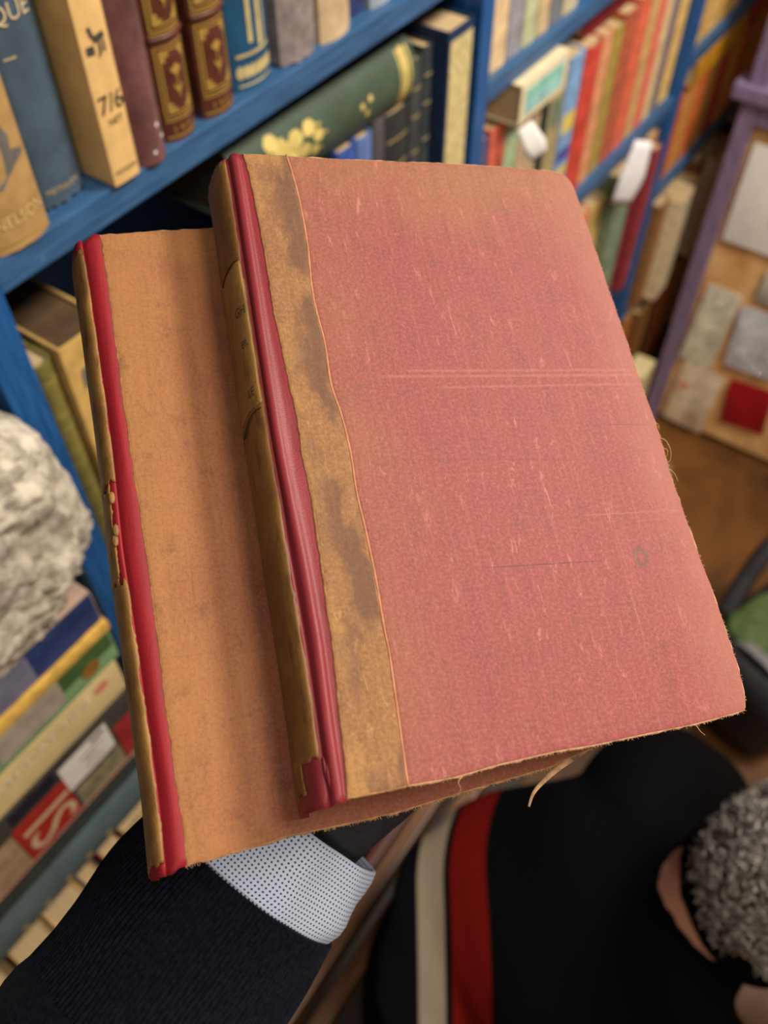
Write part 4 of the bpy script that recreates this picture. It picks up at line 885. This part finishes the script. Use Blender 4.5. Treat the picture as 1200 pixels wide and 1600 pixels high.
# gloved hand: palm and five fingers under the lower book, fused into one surface
d2 = Vector((.70, -.714)); p2 = Vector((.714, .70)); w2 = Vector((-.0126, .2275))
def hp(a, b, w): q = w2 + d2*a + p2*b; return Pb(q.x, q.y, w)
parts = [tube([WR+AX*.03, WR, WR-AX*.028, hp(.056, .0, -.087), hp(.086, -.001, -.0735), hp(.110, -.001, -.0675)], [(.026, .020), (.027, .020), (.030, .0165), (.039, .0150), (.041, .0128), (.038, .0110)], 20, up=BN)]
for b0, ln, sp_ in ((-.029, .074, -.10), (-.0095, .082, -.02), (.0100, .077, .05), (.0285, .060, .14)):
    pts = [hp(.092, b0*.92, -.0675), hp(.112, b0, -.0655)] + [hp(.112+ln*f, b0+sp_*ln*f, -.0640-.003*math.sin(f*3.1)-.004*f) for f in (.33, .62, .85, 1.0)]
    parts.append(tube(pts, [.0095, .0093, .0088, .0083, .0076, .0050], 14, up=BN)); parts.append(ball(pts[-1], .0052, 12, 8))
th = [hp(.040, -.016, -.092), hp(.060, -.038, -.080), hp(.080, -.053, -.072), hp(.098, -.059, -.067), hp(.111, -.061, -.066)]
parts.append(tube(th, [.014, .0135, .0110, .0098, .0060], 14, up=BN)); parts.append(ball(th[-1], .0062, 12, 8))
hand = remeshed('gloved_hand', [([inv @ v for v in V], F) for V, F in parts], .0016, 6, GLOVE, arm)
tag(hand, 'hand in dark grey glove')

# ------------------------------------------------------------------ person crouching on the right
px0 = Vector((.20, .235, 0)); ps = empty('person', px0)
tag(ps, 'crouching person with curly grey hair in black jumper with red and cream stripes', 'person')
def C(x, y, z): return Vector((x, y, z+H)) - px0
t = NT('striped_black_knit'); X, Y, Z = t.sep(t.coord()); yy = t.math('MAXIMUM', t.math('SUBTRACT', Y, .055), 0.0)
q = t.math('SUBTRACT', t.math('ADD', X, px0.x), t.math('MULTIPLY', t.math('MULTIPLY', yy, yy), 2.4))
inr = lambda a, b: t.math('MULTIPLY', t.mr(q, a-.0012, a+.0012), t.mr(q, b+.0012, b-.0012))
c = t.mix(inr(.036, .064), srgb(6, 6, 8), srgb(126, 114, 98)); c = t.mix(inr(.071, .108), c, srgb(94, 14, 9))
rib = t.n.new('ShaderNodeTexWave'); rib.wave_type = 'BANDS'; rib.bands_direction = 'Y'; rib.inputs['Scale'].default_value = 55; rib.inputs['Distortion'].default_value = 1.2; t.L(t.co.outputs['Object'], rib.inputs['Vector'])
KNIT = t.done(c, .85, t.bump(t.noise(t.coord(), 700, 3), .4, .001, t.bump(rib.outputs['Fac'], .25, .002)), spec=.05)
def limb(pts, rad, seg=18, up=(0, 0, 1)):
    P = smooth_poly(pts, 5*(len(pts)-1)+1); k = len(rad); Rr_ = []
    for i in range(len(P)):
        x = i/(len(P)-1)*(k-1); j = min(int(x), k-2); f = x-j
        a, b = rad[j], rad[j+1]
        if isinstance(a, (tuple, list)): Rr_.append((a[0]+(b[0]-a[0])*f, a[1]+(b[1]-a[1])*f))
        else: Rr_.append(a+(b-a)*f)
    return tube(P, Rr_, seg, up=up)
torso = [C(.10, .22, -1.40), C(.10, .222, -1.24), C(.15, .23, -1.12), C(.225, .238, -1.045), C(.275, .243, -.995), C(.322, .243, -.925)]
sw = [limb(torso, [(.165, .125), (.165, .125), (.175, .12), (.185, .11), (.165, .085), (.066, .060)], 28, up=(.5, 0, .85))]
armsL = [C(.27, .34, -1.01), C(.31, .395, -1.02), C(.40, .435, -1.13), C(.45, .43, -1.20), C(.53, .39, -1.23), C(.60, .35, -1.25)]
armsR = [C(.27, .14, -1.01), C(.31, .085, -1.02), C(.40, .045, -1.13), C(.45, .05, -1.20), C(.53, .10, -1.23), C(.60, .15, -1.25)]
sw += [limb(armsL, [.075, .072, .058, .052, .046, .040]), limb(armsR, [.075, .072, .058, .052, .046, .040])]
nk = C(.338, .242, -.905); ax_ = Vector((.52, 0, .85)); e1 = Vector((0, 1, 0)); e2 = Vector((-.85, 0, .52))
sw.append(tube([nk + e1*.066*math.cos(a*.2618) + e2*.064*math.sin(a*.2618) for a in range(25)], [.013]*25, 10, up=(.52, 0, .85)))
remeshed('jumper', sw, .0065, 10, KNIT, ps)
legsL = [C(.10, .29, -1.40), C(.25, .33, -1.38), C(.40, .36, -1.33), C(.33, .36, -1.45), C(.20, .355, -1.58), C(.13, .35, -1.655)]
legsR = [C(.10, .15, -1.40), C(.25, .11, -1.38), C(.40, .08, -1.33), C(.33, .08, -1.45), C(.20, .085, -1.58), C(.13, .09, -1.655)]
remeshed('trousers', [limb([C(.09, .22, -1.45), C(.10, .22, -1.36), C(.11, .22, -1.28)], [(.15, .10), (.165, .115), (.15, .11)], 24, up=(1, 0, 0)), limb(legsL, [.10, .092, .070, .062, .056, .052]), limb(legsR, [.10, .092, .070, .062, .056, .052])], .008, 8, cloth((24, 24, 30), .85, .2), ps)
for y in (.35, .09):
    V, F = limb([C(.09, y, -1.685), C(.16, y, -1.68), C(.24, y, -1.692), C(.34, y, -1.70)], [(.036, .034), (.042, .038), (.046, .027), (.030, .018)], 16); pyd('shoe', V, F, cloth((40, 32, 28), .5, .2), ps, True)
hc = C(.388, .232, -.822); Rh = Matrix.Rotation(R_(38), 3, 'Y')             # head, face turned forward and down
def hd(x, y, z): return hc + Rh @ Vector((x, y, z))
skin = [limb([C(.27, .243, -1.0), C(.31, .245, -.93), C(.345, .243, -.875), hd(-.01, 0, -.02)], [.058, .056, .056, .062], 18, up=(1, 0, 0))]
Vh, Fh = ball((0, 0, 0), (.098, .076, .112), 32, 22)
for i, v in enumerate(Vh):
    if v.x > 0 and v.z < .02: v.y *= 1-.22*min(1, (-v.z+.02)/.12); v.x += .012*min(1, (-v.z+.02)/.1)*(v.x/.098)
    Vh[i] = hd(*v)
skin.append((Vh, Fh))
skin += [tube([hd(.094, 0, .012), hd(.112, 0, -.022), hd(.098, 0, -.036)], [.009, .0145, .010], 10), ball(hd(.088, 0, -.098), .022), tube([hd(.095, -.022, -.062), hd(.106, 0, -.060), hd(.095, .022, -.062)], [.005, .008, .005], 8), tube([hd(.088, -.045, .03), hd(.100, 0, .026), hd(.088, .045, .03)], [.008, .009, .008], 8)]
for s_ in (-1, 1):
    skin.append(tube([hd(.0, .072*s_, .022), hd(-.012, .086*s_, .018), hd(-.016, .088*s_, -.006), hd(-.006, .082*s_, -.030), hd(.004, .073*s_, -.034)], [.007, .010, .009, .009, .006], 10))
# core of the body under the clothes, with hands
skin.append(limb(torso[:-1]+[C(.30, .245, -.95)], [(.14, .09), (.14, .09), (.14, .09), (.15, .08), (.12, .06), (.05, .045)], 20, up=(.5, 0, .85)))
for A, sgn in ((armsL, 1), (armsR, -1)):
    skin.append(limb(A, [.05, .045, .038, .034, .028, .026])); w_ = A[-1]; f_ = (Vector((.92, -.28*sgn, -.25))).normalized(); sd = Vector((.28*sgn, .95, 0)).normalized()
    skin.append(tube([w_, w_+f_*.03, w_+f_*.07, w_+f_*.09], [(.026, .018), (.034, .016), (.040, .014), (.036, .011)], 14))
    for k, (bb, ln) in enumerate(((-.028, .070), (-.009, .078), (.010, .072), (.028, .056))):
        skin.append(tube([w_+f_*.08+sd*bb, w_+f_*(.09+ln*.5)+sd*bb*1.1, w_+f_*(.09+ln)+sd*bb*1.1+Vector((0, 0, -.02))], [.0095, .0088, .006], 10))
    skin.append(tube([w_+f_*.03-sd*.025*sgn, w_+f_*.06-sd*.050*sgn, w_+f_*.085-sd*.058*sgn], [.013, .011, .007], 10))
for L_ in (legsL, legsR): skin.append(limb([L_[0], L_[1], L_[2], L_[3], L_[4], L_[5]], [.07, .06, .05, .045, .038, .036]))
t = NT('skin'); SKIN = t.done(t.mix(t.noise(t.coord(), 30, 4), srgb(176, 118, 96), srgb(214, 158, 132)), .55, t.bump(t.noise(t.coord(), 400, 3), .15, .001), spec=.35); SKIN.node_tree.nodes['Principled BSDF'].inputs['Subsurface Weight'].default_value = .1
BODY = remeshed('body', skin, .004, 4, SKIN, ps)
for s_ in (-1, 1):
    V, F = ball(hd(.088, .031*s_, .006), .012, 14, 10); pyd('eye', V, F, WHT, BODY, True)
# hair: a cap with curls
rnd = random.Random(11); parts = []
Vh, Fh = ball((0, 0, 0), (.106, .086, .120), 48, 34); keep = []
def hairline(v): return v.z > .035 + .5*max(0, v.x-.02) - (1.75*max(0, -v.x) if v.x < 0 else 0) - .0
for v in Vh: v *= (1+.035*mnoise.noise(v*60)) if hairline(v) else .80
parts.append(([hd(*v) for v in Vh], Fh))
for k in range(2200):
    u_, w_ = rnd.random(), rnd.random(); th = math.acos(1-1.8*u_); ph = 2*math.pi*w_
    v = Vector((.107*math.sin(th)*math.cos(ph), .087*math.sin(th)*math.sin(ph), .121*math.cos(th)))
    if not hairline(v): continue
    nrm_ = v.normalized(); tg = nrm_.cross(Vector((rnd.uniform(-1, 1), rnd.uniform(-1, 1), rnd.uniform(-1, 1)))).normalized(); bt = nrm_.cross(tg); r_ = rnd.uniform(.003, .0065); a0 = rnd.uniform(0, 6.28)
    P = [hd(*(v + tg*r_*math.cos(a0+i*.8)+bt*r_*math.sin(a0+i*.8)*.7 + nrm_*(.001+i*.0011+.002*math.sin(i*1.1)))) for i in range(7)]
    parts.append(tube(P, [.0011, .0011, .0011, .001, .001, .0008, .0004], 4))
V, F = joinvf(parts); t = NT('grey_hair'); n_ = t.noise(t.coord(), 160, 4, .7)
HAIR = t.done(t.mix(t.mr(n_, .35, .68), srgb(58, 54, 50), srgb(176, 170, 162)), .6, spec=.3)
tag(pyd('hair', V, F, HAIR, ps, True, fix=False), 'short curly grey hair')
